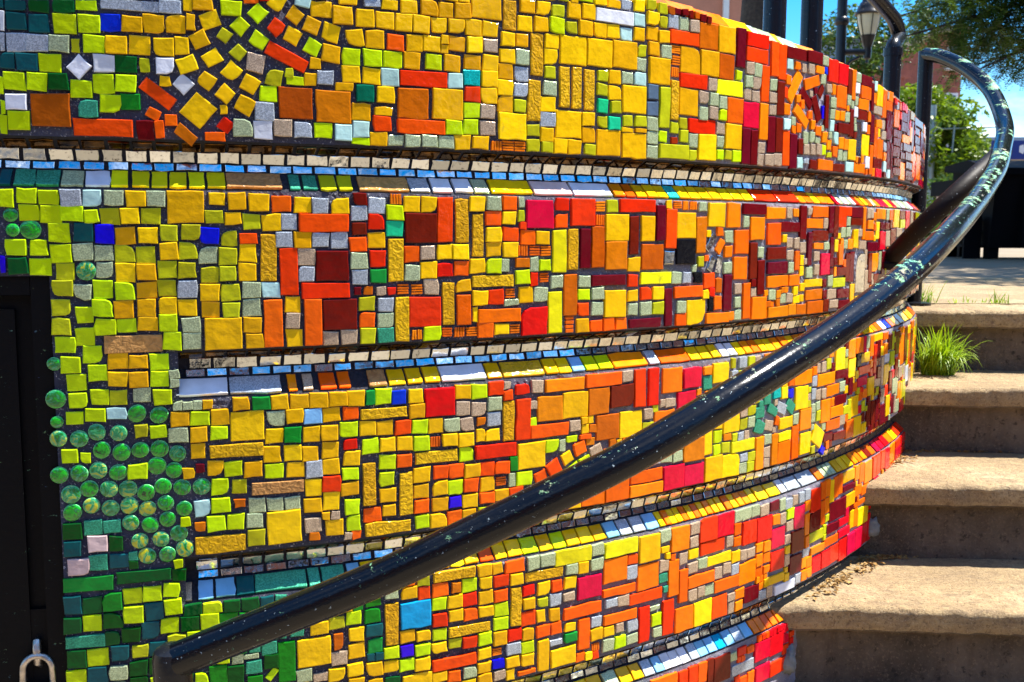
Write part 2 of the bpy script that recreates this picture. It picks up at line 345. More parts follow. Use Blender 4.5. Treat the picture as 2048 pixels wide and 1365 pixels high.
def catmull(pts, sub=8):
    P = [Vector(p) for p in pts]; P = [P[0]*2-P[1]] + P + [P[-1]*2-P[-2]]; out = []
    for i in range(1, len(P)-2):
        for k in range(sub):
            t = k/sub; a, b_, c, d = P[i-1], P[i], P[i+1], P[i+2]
            out.append(0.5*((2*b_)+(c-a)*t+(2*a-5*b_+4*c-d)*t*t+(3*b_-a-3*c+d)*t**3))
    out.append(P[-2]); return out

# ---------------------------------------------------------------- the ground
LAND_Z = CAM_Z - 0.254
def sheet(name, x0, x1, y0, y1, z, material, nx=1, ny=1):
    v = [(x0+(x1-x0)*i/nx, y0+(y1-y0)*j/ny, z) for j in range(ny+1) for i in range(nx+1)]
    f = [(j*(nx+1)+i, j*(nx+1)+i+1, (j+1)*(nx+1)+i+1, (j+1)*(nx+1)+i) for j in range(ny) for i in range(nx)]
    return mesh_obj(name, v, f, material)
pv = tag(sheet("pavement", -400, 400, -400, 400, 0.0, PAVE), kind="structure")
ASPH = plain("road_asphalt", (0.050, 0.050, 0.053), 0.9, 0, 90, 0.4, 0.4)
rd = MB(); rd.box((0, -6.9, -0.03), (800, 10.0, 0.07)); tag(rd.build("road", ASPH), kind="structure")  # road and kerb out of view, added to vary what the mirrors reflect
kb = MB(); kb.box((0, -1.80, 0.02), (800, 0.16, 0.10)); tag(kb.build("kerb", PAVE), kind="structure")
tr = MB(); tr.box((0, 3.60+200, LAND_Z/2-0.002), (800, 400, LAND_Z-0.004)); 
tag(tr.build("terrace_ground", PAVE), kind="structure")

# ---------------------------------------------------------------- curved mosaic wall
RW, XC, YC = 2.92398755, -1.41063542, 4.31042868
ZB = [CAM_Z+v for v in (0.133, -0.187, -0.515, -0.819)]      # lower edge of each band
GROOVE = [(0.0, 0.0), (-0.004, -0.003), (-0.026, -0.014), (-0.033, -0.033), (-0.029, -0.047), (-0.026, -0.049), (-0.0015, -0.0735), (0.0, -0.075)]
S_L, S_R = 0.45, 3.95
S0, S_DOOR, Z_DOOR = 0.9111, 0.7347, CAM_Z+(-0.0703)
def ztop(s): return CAM_Z + (-0.07035)*s + 0.5611
def wpt(s, off, z):
    a = s/RW; r = RW+off
    return (XC+r*math.sin(a), YC-r*math.cos(a), z)
def wall_strip(s0, s1, prof, ds=0.03):
    """prof: list of (offset, z) or function of s giving it; swept along the arc"""
    n_ = max(2, int((s1-s0)/ds)); v, f = [], []
    for i in range(n_+1):
        s = s0+(s1-s0)*i/n_; pr = prof(s) if callable(prof) else prof
        m_ = len(pr); v += [wpt(s, o, z) for o, z in pr]
    for i in range(n_):
        for j in range(m_-1):
            a = i*m_+j; f.append((a, a+1, a+m_+1, a+m_))
    return v, f
def join(*vf):
    V, Fc = [], []
    for v, f in vf:
        k = len(V); V += v; Fc += [tuple(k+i for i in q) for q in f]
    return V, Fc
def rough_face(s0, s1, zt, zb, step=0.0055):
    """hand-trowelled mortar face: uneven, in places nearly as proud as the tiles"""
    n_ = max(2, int((s1-s0)/step)); v, f = [], []
    zt_ = zt if callable(zt) else (lambda s: zt)
    m_ = max(2, int(((zt_(s0)+zt_(s1))/2-zb)/step))+1
    for i in range(n_+1):
        s = s0+(s1-s0)*i/n_; z1 = zt_(s)
        for j in range(m_):
            z = z1+(zb-z1)*j/(m_-1); q = Vector((s*55, z*55, 0))
            d = 0.0 if j in (0, m_-1) or i in (0, n_) else 0.0009+0.0022*noise.noise(q)+0.0016*noise.noise(q*3.3)
            v.append(wpt(s, max(-0.0012, min(d, 0.0040)), z))
    for i in range(n_):
        for j in range(m_-1):
            a = i*m_+j; f.append((a, a+1, a+m_+1, a+m_))
    return v, f
wall = tag(empty("mosaic_wall", wpt(2.0, 0, 0.0)), "curved wall of stacked bands covered in colourful glass mosaic beside the stairs", "wall")
WLOC = Vector(wall.location)
def wpart(name, vf, material, **k):
    v, f = vf; o = mesh_obj(name, [tuple(Vector(q)-WLOC) for q in v], f, material, wall, **k); return o
bands, grooves = [], []
COPE = [(-0.034, 0.004), (-0.002, -0.026), (0.0, -0.028)]
def prof_top(s):
    zt = ztop(s); return [(-0.34, -0.02+zt), (-0.30, 0.0+zt)] + [(o, zt+z) for o, z in COPE]
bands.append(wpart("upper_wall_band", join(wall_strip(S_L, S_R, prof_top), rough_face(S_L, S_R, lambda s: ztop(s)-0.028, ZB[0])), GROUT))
bands[0]["label"] = "tall top band of the mosaic wall, yellow to dark red"
def groove_vf(zb, s0, s1): return wall_strip(s0, s1, [(o, zb+z) for o, z in GROOVE])
def endcap(zb, s):
    pr = [(o, zb+z) for o, z in GROOVE]; v = [wpt(s, o, z) for o, z in pr]; return v, [tuple(range(len(v)))]
for k_, zb in enumerate(ZB):
    s0 = S_L if k_ == 0 else S0
    vf = groove_vf(zb, s0, S_R)
    if k_: vf = join(vf, endcap(zb, S0))
    grooves.append(wpart("mirror_groove", vf, GROOVEM))
lower = [(ZB[0]-0.075, ZB[1]), (ZB[1]-0.075, ZB[2]), (ZB[2]-0.075, ZB[3]), (ZB[3]-0.075, -0.1)]
for k_, (zt, zb) in enumerate(lower):
    vf = rough_face(S0, S_R, zt, zb) if k_ < 3 else join(rough_face(S0, S_R, zt, 0.40), wall_strip(S0, S_R, [(0.0, 0.40), (0.0, zb)]))
    if k_ == 0:
        pil = join(rough_face(S_DOOR, S0, zt, 0.70), wall_strip(S_DOOR, S0, [(0.0, 0.70), (0.0, -0.1)]))
        lint = join(rough_face(S_L, S_DOOR, zt, Z_DOOR), wall_strip(S_L, S_DOOR, [(0.0, Z_DOOR), (-0.05, Z_DOOR)]))
        jamb = ([wpt(S_DOOR, 0, Z_DOOR), wpt(S_DOOR, 0, -0.1), wpt(S_DOOR, -0.05, -0.1), wpt(S_DOOR, -0.05, Z_DOOR)], [(0, 1, 2, 3)])
        vf = join(vf, pil, lint, jamb)
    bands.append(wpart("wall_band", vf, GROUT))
# far end and inner face of the wall so that it is a closed thing
back = wall_strip(S_L, S_R, lambda s: [(-0.34, ztop(s)-0.02), (-0.34, -0.1)])
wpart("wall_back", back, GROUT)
endv = [wpt(S_R, 0, -0.1), wpt(S_R, 0, ztop(S_R)-0.028), wpt(S_R, -0.034, ztop(S_R)), wpt(S_R, -0.34, ztop(S_R)-0.02), wpt(S_R, -0.34, -0.1)]
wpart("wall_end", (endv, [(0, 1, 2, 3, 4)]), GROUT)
soil_v, soil_f = wall_strip(S_L, S_R, lambda s: [(-0.335, 1.70), (-1.6, 1.72)], 0.1)
tag(mesh_obj("planter_soil", soil_v, soil_f, SOIL), kind="structure")

# ---- tiles -------------------------------------------------------------
TILES = {   # colour code: (along the wall, height above the eye line, width, height, turn) in millimetres and degrees
 'T': [
  (674,222,12.0,12.8,-1),(675,275,15.3,15.1,-1),(675,293,15.6,15.2,-1),(680,322,22.6,21.4,0),(693,237,18.8,21.8,0),(707,336,23.0,21.8,-1),(708,293,25.8,23.5,0),(708,315,27.1,13.8,0),
  (719,237,28.1,22.4,0),(738,292,26.0,23.6,0),(746,-574,24.6,28.2,0),(750,-485,25.2,22.8,0),(770,-720,18.4,17.4,1),(777,-691,28.9,28.2,0),(785,-5,26.9,26.2,0),(811,-658,25.2,24.2,0),
  (815,-510,26.9,21.6,0),(858,-626,26.4,27.5,0),(863,-596,25.5,26.0,0),(868,-656,26.6,22.1,0),(1035,-602,21.7,20.1,0),(1082,-630,20.7,22.0,-1),(1205,-722,12.7,13.3,3),(1212,-676,28.0,19.6,0),
  (1220,-722,12.1,12.4,-3),
 ],
 'G': [
  (694,-55,25.2,23.6,0),(734,340,22.0,22.9,-3),(738,316,26.6,16.8,0),(745,-606,23.7,24.1,0),(748,-661,27.6,26.0,0),(749,-720,17.5,17.1,-3),(751,-458,26.4,22.8,0),(760,210,25.8,22.4,0),
  (771,318,28.3,16.1,0),(774,-577,26.7,26.1,0),(788,342,21.2,20.3,1),(801,-632,20.2,21.3,0),(803,-604,27.0,24.7,0),(812,-482,19.6,23.3,0),(828,-630,26.3,24.8,0),(836,-518,13.3,12.0,-3),
  (837,-685,26.3,22.0,0),(837,-708,26.4,15.4,0),(842,-722,12.0,13.3,0),(850,-537,79.6,17.2,0),(853,240,27.1,22.1,0),(861,-685,17.5,28.2,0),(881,-716,22.0,22.2,-2),(884,-690,22.5,21.3,0),
  (902,-540,18.6,18.5,-3),(908,-716,21.0,22.4,-1),(916,-622,27.1,23.6,0),(921,-600,27.1,16.9,0),(938,-684,21.1,20.4,-1),(941,-750,20.4,20.7,-3),(980,-601,24.7,19.7,0),(984,-719,25.8,33.7,0),
  (992,-752,16.9,18.6,-1),(1009,-602,26.1,21.9,0),(1039,-702,22.0,22.6,0),(1055,-626,21.3,20.9,2),(1079,-606,18.8,18.0,3),(1244,-773,26.3,16.2,0),
 ],
 'L': [
  (675,257,15.6,15.8,-1),(683,203,7.0,22.3,0),(684,172,5.6,17.8,0),(684,43,18.2,25.6,0),(684,148,9.1,25.4,0),(693,-28,26.3,23.2,0),(702,210,27.5,24.7,0),(705,154,28.8,25.8,0),
  (710,46,26.3,21.2,0),(711,23,26.6,21.8,0),(723,-29,23.1,23.7,0),(724,-57,27.7,24.9,0),(731,210,27.7,24.8,0),(739,45,26.3,21.8,0),(741,20,27.1,25.6,0),(747,-690,26.7,24.0,0),
  (750,237,28.3,24.0,0),(751,-7,29.0,26.1,0),(752,-173,27.0,23.9,0),(752,-342,21.2,20.4,-1),(753,-37,27.9,25.0,0),(759,-203,26.4,23.9,0),(761,-284,21.4,17.6,0),(761,340,20.9,21.5,2),
  (766,-230,27.2,24.0,0),(767,-257,24.9,22.5,0),(770,21,29.6,21.8,0),(772,293,29.8,25.1,0),(773,-606,26.7,24.0,0),(774,-346,14.7,14.6,-1),(779,-661,28.8,25.0,0),(781,-129,22.4,24.0,0),
  (781,-161,26.0,24.0,0),(790,-188,26.2,25.3,0),(791,-280,28.7,19.9,0),(791,201,28.7,24.4,0),(796,-217,26.3,24.1,0),(797,18,18.6,17.8,3),(798,-253,25.2,22.8,0),(802,321,26.4,13.2,0),
  (804,295,29.3,24.5,0),(807,-118,27.3,25.3,0),(808,-90,27.3,26.0,0),(810,266,29.5,24.0,0),(811,-147,28.6,24.2,0),(815,346,21.3,22.4,-2),(821,210,27.5,25.2,0),(829,182,28.4,25.4,0),
  (833,-567,26.2,23.1,0),(834,-597,28.2,26.2,0),(839,-94,27.6,26.2,0),(840,-146,26.4,20.3,0),(842,346,20.9,22.7,2),(847,-371,27.0,23.0,0),(851,212,27.8,23.8,0),(861,-711,11.9,16.6,0),
  (862,-567,28.4,24.1,0),(879,-311,24.7,19.2,0),(883,-229,25.9,24.4,0),(884,-202,28.3,24.4,0),(886,-622,26.7,23.8,0),(887,-744,20.7,21.4,-2),(887,-257,26.0,23.1,0),(890,-564,22.0,21.5,-3),
  (892,-592,25.8,25.4,0),(899,-143,27.1,25.4,0),(902,-522,13.0,13.3,3),(904,-171,26.0,27.1,0),(905,-668,12.2,12.7,0),(914,-456,13.0,12.2,2),(924,-646,26.0,20.8,0),(931,-717,17.3,23.0,0),
  (940,-293,27.8,21.9,0),(946,-621,27.4,22.5,0),(949,-640,21.3,8.3,0),(951,-600,27.4,16.7,0),(961,-463,27.1,24.4,0),(965,-684,20.5,22.0,-3),(968,-434,27.2,24.8,0),(968,-750,21.1,21.2,-2),
  (968,-404,25.8,24.9,0),(969,-318,25.7,20.8,0),(988,-377,27.2,23.5,0),(990,-463,26.2,24.9,0),(1001,-654,21.1,21.7,-2),(1004,331,29.7,21.6,0),(1016,305,20.8,22.2,-40),(1041,-724,10.6,21.2,-38),
  (1043,286,23.2,20.7,-33),(1043,326,21.2,23.5,-42),(1052,-385,28.1,23.7,0),(1056,207,25.6,23.4,0),(1097,228,26.1,9.6,0),(1109,-632,21.8,20.8,0),(1109,-606,22.9,21.7,1),(1125,281,21.9,22.4,-24),
  (1133,-602,17.7,17.1,-3),(1139,154,28.5,24.2,0),(1152,-601,14.9,14.6,-3),(1173,-327,28.4,24.3,0),(1174,-401,27.2,20.0,0),(1177,-648,25.1,22.1,0),(1177,-457,23.0,24.6,0),(1179,-485,23.1,24.6,0),
  (1186,271,27.3,24.9,0),(1199,140,27.2,9.9,0),(1209,-358,27.6,26.0,0),(1220,271,28.8,25.1,0),(1232,-276,27.1,24.7,0),(1237,-387,28.1,24.6,0),(1237,-416,23.7,22.0,0),(1242,-720,27.3,19.7,0),
  (1254,271,29.4,25.3,0),(1255,27,28.4,23.9,0),(1270,-747,26.6,19.9,0),(1295,-331,27.5,23.6,0),(1298,-497,23.2,22.3,0),(1298,-360,27.6,23.6,0),(1298,-725,25.9,20.1,0),(1318,-174,29.2,22.2,0),
  (1324,272,28.6,23.8,0),(1329,-649,26.2,21.5,0),(1329,-704,25.1,19.1,0),(1359,169,28.4,22.4,0),(1361,-444,27.3,23.9,0),(1381,-388,24.4,22.7,0),(1387,-623,27.2,23.0,0),(1390,171,26.8,24.1,0),
  (1392,199,28.8,24.8,0),(1406,-279,29.6,24.2,0),(1417,-728,26.6,21.8,0),(1417,-491,25.1,10.4,0),(1434,-62,26.4,24.8,0),(1449,-705,27.2,22.0,0),(1450,-679,27.2,23.2,0),(1490,-83,28.7,25.1,0),
  (1496,-444,30.1,24.5,0),(1505,-474,20.4,22.5,0),(1505,-761,27.0,19.6,0),(1514,-342,12.1,13.4,1),(1526,-500,21.3,22.0,-2),(1532,-474,20.9,21.6,-3),(1536,-62,23.1,19.5,0),(1554,-391,25.8,22.1,0),
  (1557,353,28.3,24.5,0),(1559,-486,23.0,21.6,1),(1572,-507,22.6,12.6,0),(1597,-382,23.2,12.2,0),(1601,-439,25.2,16.4,25),(1618,406,27.0,10.8,0),(1621,-117,24.9,19.8,0),(1627,-425,23.3,14.8,20),
  (1719,-798,27.1,23.5,0),(1772,-908,18.5,17.7,-3),(1806,176,17.8,19.1,0),(1814,-774,25.8,24.4,0),(1965,149,19.4,18.3,0),(1970,227,19.5,17.8,0),(1979,-450,20.6,20.7,3),(1981,-422,24.5,23.3,0),
  (2006,-362,22.6,22.5,-2),(2016,149,26.7,22.2,0),(2018,309,20.4,18.8,0),(2259,-639,26.2,23.1,0),(2353,180,19.5,21.3,0),
 ],
 'S': [
  (674,238,12.3,12.4,3),(688,264,7.0,23.5,0),(706,264,25.9,25.2,0),(734,264,27.2,23.8,0),(769,45,27.2,24.3,0),(861,324,78.7,13.5,0),(916,327,29.8,17.9,0),(929,-92,27.3,25.9,0),
  (1049,179,28.3,27.1,0),(1075,-17,24.8,22.6,0),(1083,11,21.2,25.2,0),(1108,154,26.4,23.1,0),(1109,-71,24.3,24.2,0),(1115,-388,26.2,25.4,0),(1132,37,25.8,24.0,0),(1132,-17,25.9,23.0,0),
  (1144,236,25.1,21.9,0),(1162,-18,24.9,24.5,0),(1195,-77,25.5,21.9,0),(1195,26,26.6,22.7,0),(1220,376,22.3,21.7,1),(1221,356,24.7,9.8,0),(1225,38,27.0,24.5,0),(1237,-123,26.2,22.1,0),
  (1274,382,20.6,22.1,2),(1301,384,20.6,20.5,1),(1434,-329,25.2,23.0,0),(1476,-758,29.2,20.5,0),(1485,238,26.9,21.9,0),(1486,265,24.5,23.9,0),(1540,192,28.1,24.5,0),(1565,-682,23.7,23.1,0),
  (1566,-764,25.3,9.8,0),(1659,-744,22.5,18.4,0),(1694,-715,28.1,18.0,0),(1709,406,21.8,14.8,0),(1746,-664,25.1,26.3,0),(1750,-772,26.1,23.9,0),(1802,-450,22.9,11.9,0),(1826,389,25.1,23.8,0),
  (1878,-92,24.1,21.4,0),(2030,-300,22.7,20.4,0),(2051,-720,23.8,23.5,0),(2052,-313,14.4,14.6,0),(2057,-432,17.9,17.2,-2),(2058,-275,26.3,22.3,0),(2070,-480,23.9,17.7,0),(2081,-330,20.5,21.2,1),
  (2091,-951,76.2,23.8,0),(2135,-312,21.3,20.7,2),(2155,-802,26.8,19.9,0),(2208,-389,37.3,22.1,-23),(2253,-614,26.0,23.1,0),(2267,-276,19.2,17.4,3),(2274,152,20.2,12.0,0),(2302,-801,23.9,21.4,0),
  (2308,-610,23.9,23.8,0),(2309,-276,19.2,18.0,0),(2324,-300,23.0,23.0,1),(2328,-277,16.1,15.9,2),(2336,-609,24.7,26.0,0),(2337,-747,28.2,20.3,0),(2345,-373,20.6,24.7,0),(2348,-344,19.3,22.7,0),
  (2351,-290,21.3,22.9,0),(2720,211,24.3,19.2,0),(2744,142,13.4,12.7,-2),(2830,323,23.4,18.8,0),
 ],
 'Y': [
  (841,-66,27.5,26.5,0),(841,266,28.4,24.9,0),(850,18,26.2,24.0,0),(863,298,27.6,23.3,0),(869,346,21.9,22.8,0),(873,268,29.4,24.2,0),(874,-10,27.4,24.3,0),(893,300,28.0,24.9,0),
  (896,352,21.3,20.7,2),(899,-116,27.0,25.3,0),(906,268,28.3,25.2,0),(906,218,14.8,14.6,3),(923,358,22.0,20.8,0),(923,301,27.5,24.3,0),(931,271,18.8,24.8,0),(938,243,26.0,21.6,21),
  (941,333,12.7,21.7,0),(952,177,38.7,40.3,-40),(957,281,23.8,21.8,28),(961,-97,27.7,26.0,0),(965,221,22.4,21.4,-37),(973,312,26.6,21.9,21),(974,255,25.2,20.2,32),(977,360,21.1,22.0,-2),
  (979,-162,54.8,48.1,0),(989,180,12.1,12.8,-2),(1002,238,22.0,23.8,-39),(1018,-67,27.1,26.4,0),(1019,-38,25.7,26.4,0),(1020,188,25.3,23.0,-29),(1029,219,23.4,21.4,-28),(1038,41,29.7,24.7,0),
  (1053,-328,26.7,23.8,0),(1066,-479,52.6,52.5,2),(1072,345,21.4,23.5,-32),(1082,-359,27.1,25.3,0),(1085,-299,25.7,23.2,0),(1092,-754,14.6,15.9,2),(1094,296,22.7,22.0,-27),(1103,-776,22.2,22.5,1),
  (1109,-697,54.0,46.7,0),(1112,-448,27.7,24.0,0),(1112,-330,26.1,25.5,0),(1113,-419,26.3,26.9,0),(1119,-657,27.6,19.3,0),(1133,-468,12.4,12.7,-2),(1142,-444,26.8,28.5,0),(1142,-358,26.6,25.7,0),
  (1143,-386,26.6,25.7,0),(1146,-489,28.3,24.1,0),(1147,-743,28.2,22.8,0),(1163,-624,22.3,22.9,-1),(1178,-739,25.2,22.1,0),(1181,-706,27.5,24.2,0),(1182,-678,25.2,22.1,0),(1190,-606,21.4,20.5,2),
  (1193,-782,12.8,12.7,-2),(1212,-744,26.9,24.4,0),(1218,243,27.8,24.4,0),(1223,-782,13.2,13.4,1),(1241,215,28.2,23.8,0),(1247,378,20.4,20.3,2),(1265,-804,22.6,21.8,0),(1268,-358,27.1,23.4,0),
  (1273,331,28.6,25.9,0),(1274,-620,27.7,21.1,0),(1282,356,27.7,20.2,0),(1288,-778,53.9,20.3,0),(1313,-67,28.8,26.8,0),(1329,-727,27.6,18.8,0),(1329,-781,26.4,16.4,0),(1332,-442,28.4,23.6,0),
  (1342,-37,26.3,24.2,0),(1371,-38,28.4,24.4,0),(1375,145,27.6,22.1,0),(1375,-278,28.9,24.1,0),(1381,-361,27.6,22.5,0),(1386,-804,26.2,11.6,0),(1397,306,27.8,25.1,0),(1398,-145,9.5,24.8,0),
  (1402,-62,27.4,23.1,0),(1407,-116,27.6,26.0,0),(1408,146,28.3,21.1,0),(1419,373,54.8,44.5,0),(1423,224,27.3,25.7,0),(1425,252,29.1,25.5,0),(1426,279,28.3,25.4,0),(1426,334,28.3,24.0,0),
  (1433,-8,28.0,23.3,0),(1449,-173,26.9,17.2,0),(1463,20,25.2,22.3,0),(1463,400,21.3,23.0,-2),(1469,176,52.3,45.2,0),(1490,402,22.9,22.9,-2),(1493,350,26.9,24.2,0),(1497,-114,27.8,26.6,0),
  (1511,-403,57.1,46.4,0),(1517,406,21.9,20.8,3),(1525,352,27.6,24.3,0),(1529,379,26.4,23.2,0),(1538,166,25.7,23.0,0),(1539,-656,27.6,23.8,0),(1540,218,29.0,25.3,0),(1545,299,26.9,25.0,0),
  (1547,325,26.9,23.7,0),(1583,-796,56.0,34.5,0),(1583,185,53.9,46.9,0),(1588,-416,22.1,21.5,26),(1592,314,54.4,48.2,0),(1593,383,26.4,25.7,0),(1605,-320,55.5,46.4,0),(1618,355,27.0,24.0,0),
  (1622,420,12.4,12.0,2),(1624,384,27.1,24.8,0),(1626,-631,21.7,20.8,0),(1641,-808,15.7,15.8,-2),(1649,315,54.3,46.8,0),(1649,355,27.8,23.1,0),(1650,406,24.9,14.3,0),(1660,-769,27.4,21.8,0),
  (1681,404,28.4,13.1,0),(1693,-136,50.9,49.9,0),(1709,-402,11.9,13.0,1),(1737,-368,53.7,49.8,0),(1741,409,25.5,21.2,0),(1774,389,29.4,23.6,0),(1791,-623,54.9,53.2,0),(1906,-161,52.2,48.0,0),
  (1916,-659,28.4,20.2,0),(1926,162,50.4,49.2,0),(1932,-127,14.7,16.1,3),(1937,-6,12.5,12.3,-1),(1949,-792,54.6,50.5,0),(1952,-427,23.7,58.9,0),(1960,31,49.3,47.1,0),(1971,-488,53.3,49.5,0),
  (1973,-330,20.4,21.9,0),(1982,-396,22.9,22.0,-1),(1985,-290,48.8,40.1,0),(1997,-686,75.7,20.4,0),(2000,-330,22.0,21.4,0),(2005,188,48.6,48.8,0),(2025,-398,51.2,41.8,0),(2027,-336,22.8,21.6,-2),
  (2027,-490,56.2,47.6,0),(2033,-362,22.6,22.4,-1),(2052,-693,26.7,23.2,0),(2189,-276,18.0,17.9,2),(2195,-16,16.8,16.5,0),(2210,-276,17.4,18.5,-1),(2216,-356,24.6,27.2,0),(2216,-330,20.5,22.5,1),
  (2223,-455,49.8,19.2,0),(2227,-424,53.6,25.0,0),(2243,-278,22.9,21.4,-1),(2246,-132,17.8,19.1,2),(2252,-151,25.4,14.5,0),(2270,-300,22.6,22.3,0),(2270,-64,14.8,22.0,0),(2271,-88,14.8,22.1,0),
  (2276,-149,15.0,16.8,0),(2276,-125,18.7,18.6,0),(2288,-276,18.6,19.1,0),(2291,-376,56.0,51.5,0),(2315,-484,47.9,48.1,0),(2327,-117,79.7,15.7,0),(2372,-476,52.0,40.1,-31),(2431,-34,18.0,27.6,0),
  (2447,-12,12.6,13.2,-2),(2463,-625,22.7,54.6,0),(2479,-305,49.1,51.3,0),(2497,189,43.7,46.9,0),(2522,-384,18.9,18.6,1),(2534,-149,24.6,42.8,0),(2541,-19,31.0,45.0,0),(2555,-334,44.2,46.2,0),
  (2567,-366,12.6,13.3,0),(2576,-168,45.6,19.2,0),(2580,206,46.1,49.2,0),(2582,-432,46.2,50.9,0),(2588,-354,19.1,18.4,0),(2591,-723,24.1,45.9,0),(2604,-486,53.0,48.2,0),(2645,-317,60.2,24.0,0),
  (2653,-498,32.5,24.0,0),(2667,330,44.9,47.8,0),(2669,241,15.2,19.0,0),(2675,-20,12.9,12.0,-1),(2676,-731,75.2,45.7,0),(2694,-395,47.0,46.0,0),(2696,2,27.4,42.9,0),(2711,-163,62.7,21.1,1),
  (2715,-427,15.4,14.6,-2),(2741,-273,74.5,17.6,0),(2753,-806,19.1,17.8,-3),(2753,-786,17.0,19.1,1),(2754,-727,20.9,73.0,-1),(2777,-314,21.5,21.8,1),(2828,-381,44.5,53.4,0),(2857,-469,37.9,54.5,0),
  (2859,-367,15.3,14.4,2),(2866,33,56.7,46.8,0),(3026,-451,19.0,49.9,1),(3029,-2,13.2,11.9,1),(3045,-62,49.4,51.8,1),(3102,-94,14.7,15.2,0),(3137,-286,62.7,21.1,1),(3152,-148,62.7,21.1,-2),
  (3167,-666,28.5,28.8,-1),(3179,-110,12.8,12.1,-1),(3179,-96,12.3,12.8,-1),(3180,-127,15.8,16.3,1),(3200,-489,50.6,40.0,0),(3219,-20,49.4,51.8,1),(3236,18,17.5,18.2,0),(3240,-337,14.5,16.3,-3),
  (3266,-28,19.0,49.9,1),(3267,-428,49.4,51.8,0),(3276,-318,49.4,51.8,-1),(3278,-356,45.6,19.2,1),(3303,-32,49.4,51.8,0),(3305,-428,17.3,18.4,-3),(3377,-378,13.4,13.2,-2),(3381,-331,20.9,73.0,-1),
  (3383,-92,21.3,21.4,2),(3396,-470,49.4,51.8,0),(3426,-320,49.4,51.8,1),(3431,-370,62.7,21.1,-2),(3443,168,20.8,20.8,-1),(3450,-451,20.9,73.0,1),
 ],
 'W': [
  (689,293,5.5,26.3,0),(703,180,26.7,22.7,0),(789,233,24.8,27.2,-41),(822,239,28.2,25.0,0),(907,240,26.3,23.5,0),(932,214,21.2,22.9,-42),(1046,151,28.2,26.5,0),(1682,382,84.9,23.0,0),
  (2246,-807,81.9,20.4,0),(2514,278,21.7,24.2,0),(2520,334,24.4,23.8,0),(2569,247,26.2,22.0,0),(2597,165,26.5,27.1,0),(2817,-98,49.4,51.8,0),(2828,-336,44.4,19.8,0),(2988,-84,38.0,40.3,1),
  (3116,-413,47.9,47.5,0),(3144,-104,49.4,51.8,0),(3342,-116,49.4,51.8,2),
 ],
 'N': [
  (673,-53,5.7,24.8,0),(814,-9,24.8,27.0,0),(834,299,27.4,23.2,0),(963,-11,26.1,24.7,0),(1259,-279,23.7,23.6,0),(1270,-722,23.0,19.1,0),(1360,-470,22.5,19.6,0),(1444,-780,21.8,16.2,0),
  (2242,-361,21.8,19.9,0),(2339,262,10.5,29.1,0),(2347,354,13.7,14.5,0),(2400,-513,21.6,18.0,-31),
 ],
 'A': [
  (824,-227,26.5,21.6,0),(825,-200,26.5,22.9,0),(837,-121,27.6,25.0,0),(842,-11,27.5,25.3,0),(853,-229,26.8,23.0,0),(854,-201,26.8,21.7,0),(859,44,26.3,23.8,0),(868,-120,25.5,25.6,0),
  (869,-93,27.9,24.3,0),(869,-144,26.8,20.4,0),(870,-65,26.5,25.5,0),(903,-34,26.5,24.5,0),(911,-293,26.3,21.9,0),(921,-379,15.5,15.6,1),(928,-120,27.4,24.6,0),(929,32,51.7,47.2,0),
  (937,-345,21.6,22.2,0),(938,-319,26.6,23.3,0),(945,306,12.8,22.3,0),(953,-272,13.1,12.9,-2),(961,-124,25.2,24.6,0),(961,-374,23.0,23.6,0),(963,336,27.5,20.1,0),(970,-293,26.9,23.4,0),
  (975,46,23.8,17.9,0),(992,203,22.3,22.7,-40),(999,16,24.0,18.2,0),(1002,-274,24.7,20.9,0),(1005,43,26.7,24.6,0),(1012,-310,51.0,45.8,0),(1019,-381,27.7,24.8,0),(1024,-150,26.0,23.2,0),
  (1026,-175,26.1,22.8,0),(1049,-358,26.7,23.8,0),(1056,10,27.4,23.7,0),(1063,-275,25.4,22.5,0),(1085,-387,27.2,22.5,0),(1086,-119,22.7,24.1,0),(1088,-172,25.5,25.4,0),(1094,-275,27.1,22.0,0),
  (1098,327,20.0,21.9,-37),(1104,38,25.4,23.8,0),(1104,-17,25.5,24.0,0),(1110,-362,26.1,24.1,0),(1121,232,17.7,19.0,-2),(1124,314,24.9,23.9,-21),(1125,-275,28.9,23.0,0),(1128,257,15.0,15.4,1),
  (1130,-776,22.5,22.0,2),(1139,366,20.7,20.9,-2),(1140,340,31.0,24.5,0),(1141,-329,26.5,24.2,0),(1144,-300,27.9,23.3,0),(1154,273,27.3,25.5,-6),(1154,-780,16.9,17.1,1),(1154,306,25.5,24.7,-18),
  (1156,-275,29.4,23.4,0),(1164,37,27.6,23.8,0),(1173,333,29.1,26.4,0),(1173,-426,27.2,21.4,0),(1174,224,26.4,11.3,0),(1175,-780,18.9,17.7,-1),(1177,-375,27.2,22.9,0),(1179,-762,26.4,13.7,0),
  (1181,361,27.9,21.1,0),(1185,244,28.2,25.9,0),(1186,-276,28.4,23.9,0),(1191,301,27.6,25.0,9),(1200,186,29.5,25.7,0),(1205,-327,27.5,23.1,0),(1208,-782,13.4,12.7,-1),(1209,332,27.6,24.7,0),
  (1213,-769,23.4,12.9,0),(1223,-18,27.2,24.9,0),(1224,300,28.8,25.8,0),(1229,145,27.6,20.4,0),(1234,-329,28.0,23.2,0),(1237,188,28.2,11.5,0),(1238,-444,28.3,24.6,0),(1238,-804,20.9,21.1,2),
  (1239,-357,26.6,24.8,0),(1240,-470,22.4,17.6,0),(1241,-745,25.0,18.8,0),(1242,332,28.0,25.7,0),(1250,356,26.1,14.5,0),(1271,-696,26.6,21.2,0),(1284,41,27.6,24.9,0),(1286,272,27.9,25.6,0),
